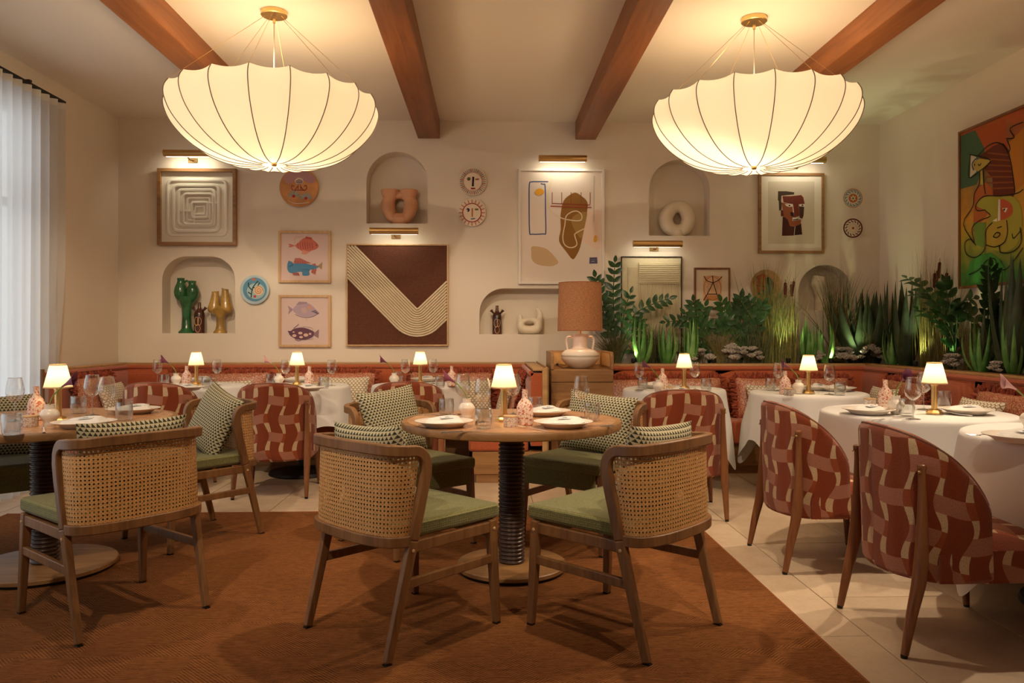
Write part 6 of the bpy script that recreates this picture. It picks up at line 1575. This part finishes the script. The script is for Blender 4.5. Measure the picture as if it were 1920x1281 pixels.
zf3 = [fr(1390, [(1378, 620), (1362, 590), (1352, 566)], 10, 0.09), fr(1390, [(1388, 610), (1388, 580), (1390, 560)], 10, 0.095), fr(1390, [(1402, 620), (1418, 590), (1430, 572)], 10, 0.09), fr(1390, [(1395, 615), (1408, 585), (1405, 562)], 9, 0.09), fr(1390, [(1380, 640), (1360, 615), (1345, 612)], 8, 0.085), fr(1390, [(1400, 640), (1415, 620), (1420, 600)], 8, 0.08)]
o = zz_plant(260, zf3); o.location = bp(1390); tag(o, 'dark zz plant below and right of the small walnut-framed drawing', 'plant', 'zz plants')
def frr(px0, pts, n, ll, x=3.76, dx=-0.03):
    b = rp(px0, x); out = []
    for i, (px, py) in enumerate(pts):
        p = at_x(px, py, x + dx * (i + 1)); out.append((p.x - b[0], p.y - b[1], p.z - b[2]))
    return [(0, 0, 0)] + out, n, ll
zf4 = [frr(1790, [(1770, 600), (1735, 545), (1700, 522)], 12, 0.09), frr(1790, [(1780, 610), (1750, 565), (1712, 552)], 11, 0.085), frr(1790, [(1785, 640), (1755, 600), (1722, 582)], 11, 0.08), frr(1790, [(1795, 600), (1800, 570), (1825, 560)], 9, 0.09), frr(1790, [(1785, 600), (1775, 550), (1770, 530)], 9, 0.09)]
o = zz_plant(290, zf4); o.location = rp(1790); tag(o, 'arching dark zz plant at the lower left of the painting', 'plant', 'zz plants')
zf5 = [frr(1855, [(1852, 610), (1855, 550), (1858, 500)], 13, 0.085), frr(1855, [(1840, 620), (1815, 590), (1800, 580)], 9, 0.09), frr(1855, [(1862, 620), (1872, 590), (1872, 570)], 9, 0.085)]
o = zz_plant(320, zf5); o.location = rp(1855, 3.80); tag(o, 'upright dark zz plant in front of the painting', 'plant', 'zz plants')
GS = 'grey succulents'
for i, (px, lab) in enumerate(((1316, 'left of the brown sedge'), (1372, 'just right of the brown sedge'), (1402, 'left of the tall reeds'), (1532, 'tucked behind the lamp of the planted corner table'), (1580, 'below the arched niche'), (1634, 'in the back corner of the planter'))):
    put('ros%d' % (i % 2), rosette(400 + i % 2), bp(px, 7.225), R(70 * i), 'grey rosette succulent ' + lab, 'succulent', GS, (1.25, 1.4, 1.4, 1.0, 1.35, 1.35)[i])
for px, lab, sc in ((1790, 'large, under the left edge of the painting', 1.15), (1872, 'between the two right-hand aloes', 0.85)):
    put('ros0', rosette(400), rp(px, 3.655), R(30), 'grey rosette succulent ' + lab, 'succulent', GS, sc)
# ground spotlights that light the plants from below
def uplight(loc, aim, lab, watt=5.0):
    def f():
        t = empty('garden_uplight')
        MB().lathe([(0, 0), (0.006, 0), (0.006, 0.03), (0, 0.03)], 8).build('spike', MT['black'], t)
        h_ = MB().lathe([(0, 0.028), (0.016, 0.03), (0.022, 0.05), (0.022, 0.075), (0.018, 0.075), (0.016, 0.058), (0, 0.058)], 18).build('housing', MT['black'], t)
        MB().lathe([(0.0165, 0.066), (0, 0.066)], 18).build('lens', shade_mat('uplight_lens', (0.9, 0.9, 0.9), (0.85, 1.0, 0.55), 10.0), h_)
        return t
    o = put('uplight', f, loc, 0, lab, 'spotlight', 'planter uplights')
    d = bpy.data.lights.new('uplight_beam', 'SPOT'); d.energy = watt; d.color = (0.86, 1.0, 0.52); d.spot_size = R(75); d.spot_blend = 0.7; d.shadow_soft_size = 0.012
    l = bpy.data.objects.new('uplight_beam', d); l.location = (0, 0, 0.08); l.rotation_euler = (Vector(aim)).to_track_quat('-Z', 'Y').to_euler(); l.parent = o; col.objects.link(l)
for px, aim, lab in ((1188, (0.15, 0.1, 1), 'black planter uplight lighting the first aloe'), (1338, (0.0, 0.15, 1), 'black planter uplight at the brown sedge'), (1478, (0.0, 0.15, 1), 'black planter uplight at the straw-coloured reeds'), (1558, (-0.15, 0.15, 1), 'black planter uplight at the bright green aloe'), (1606, (0.25, 0.15, 1), 'black planter uplight under the agaves')):
    uplight(bp(px, 7.205), aim, lab, 3.0 if px > 1600 else 5.0)
uplight(rp(1716, 3.645), (0.25, 0.0, 1), 'black planter uplight left of the painting', 6)
uplight(rp(1765, 3.645), (0.25, 0.1, 1), 'black planter uplight under the left edge of the painting', 6)
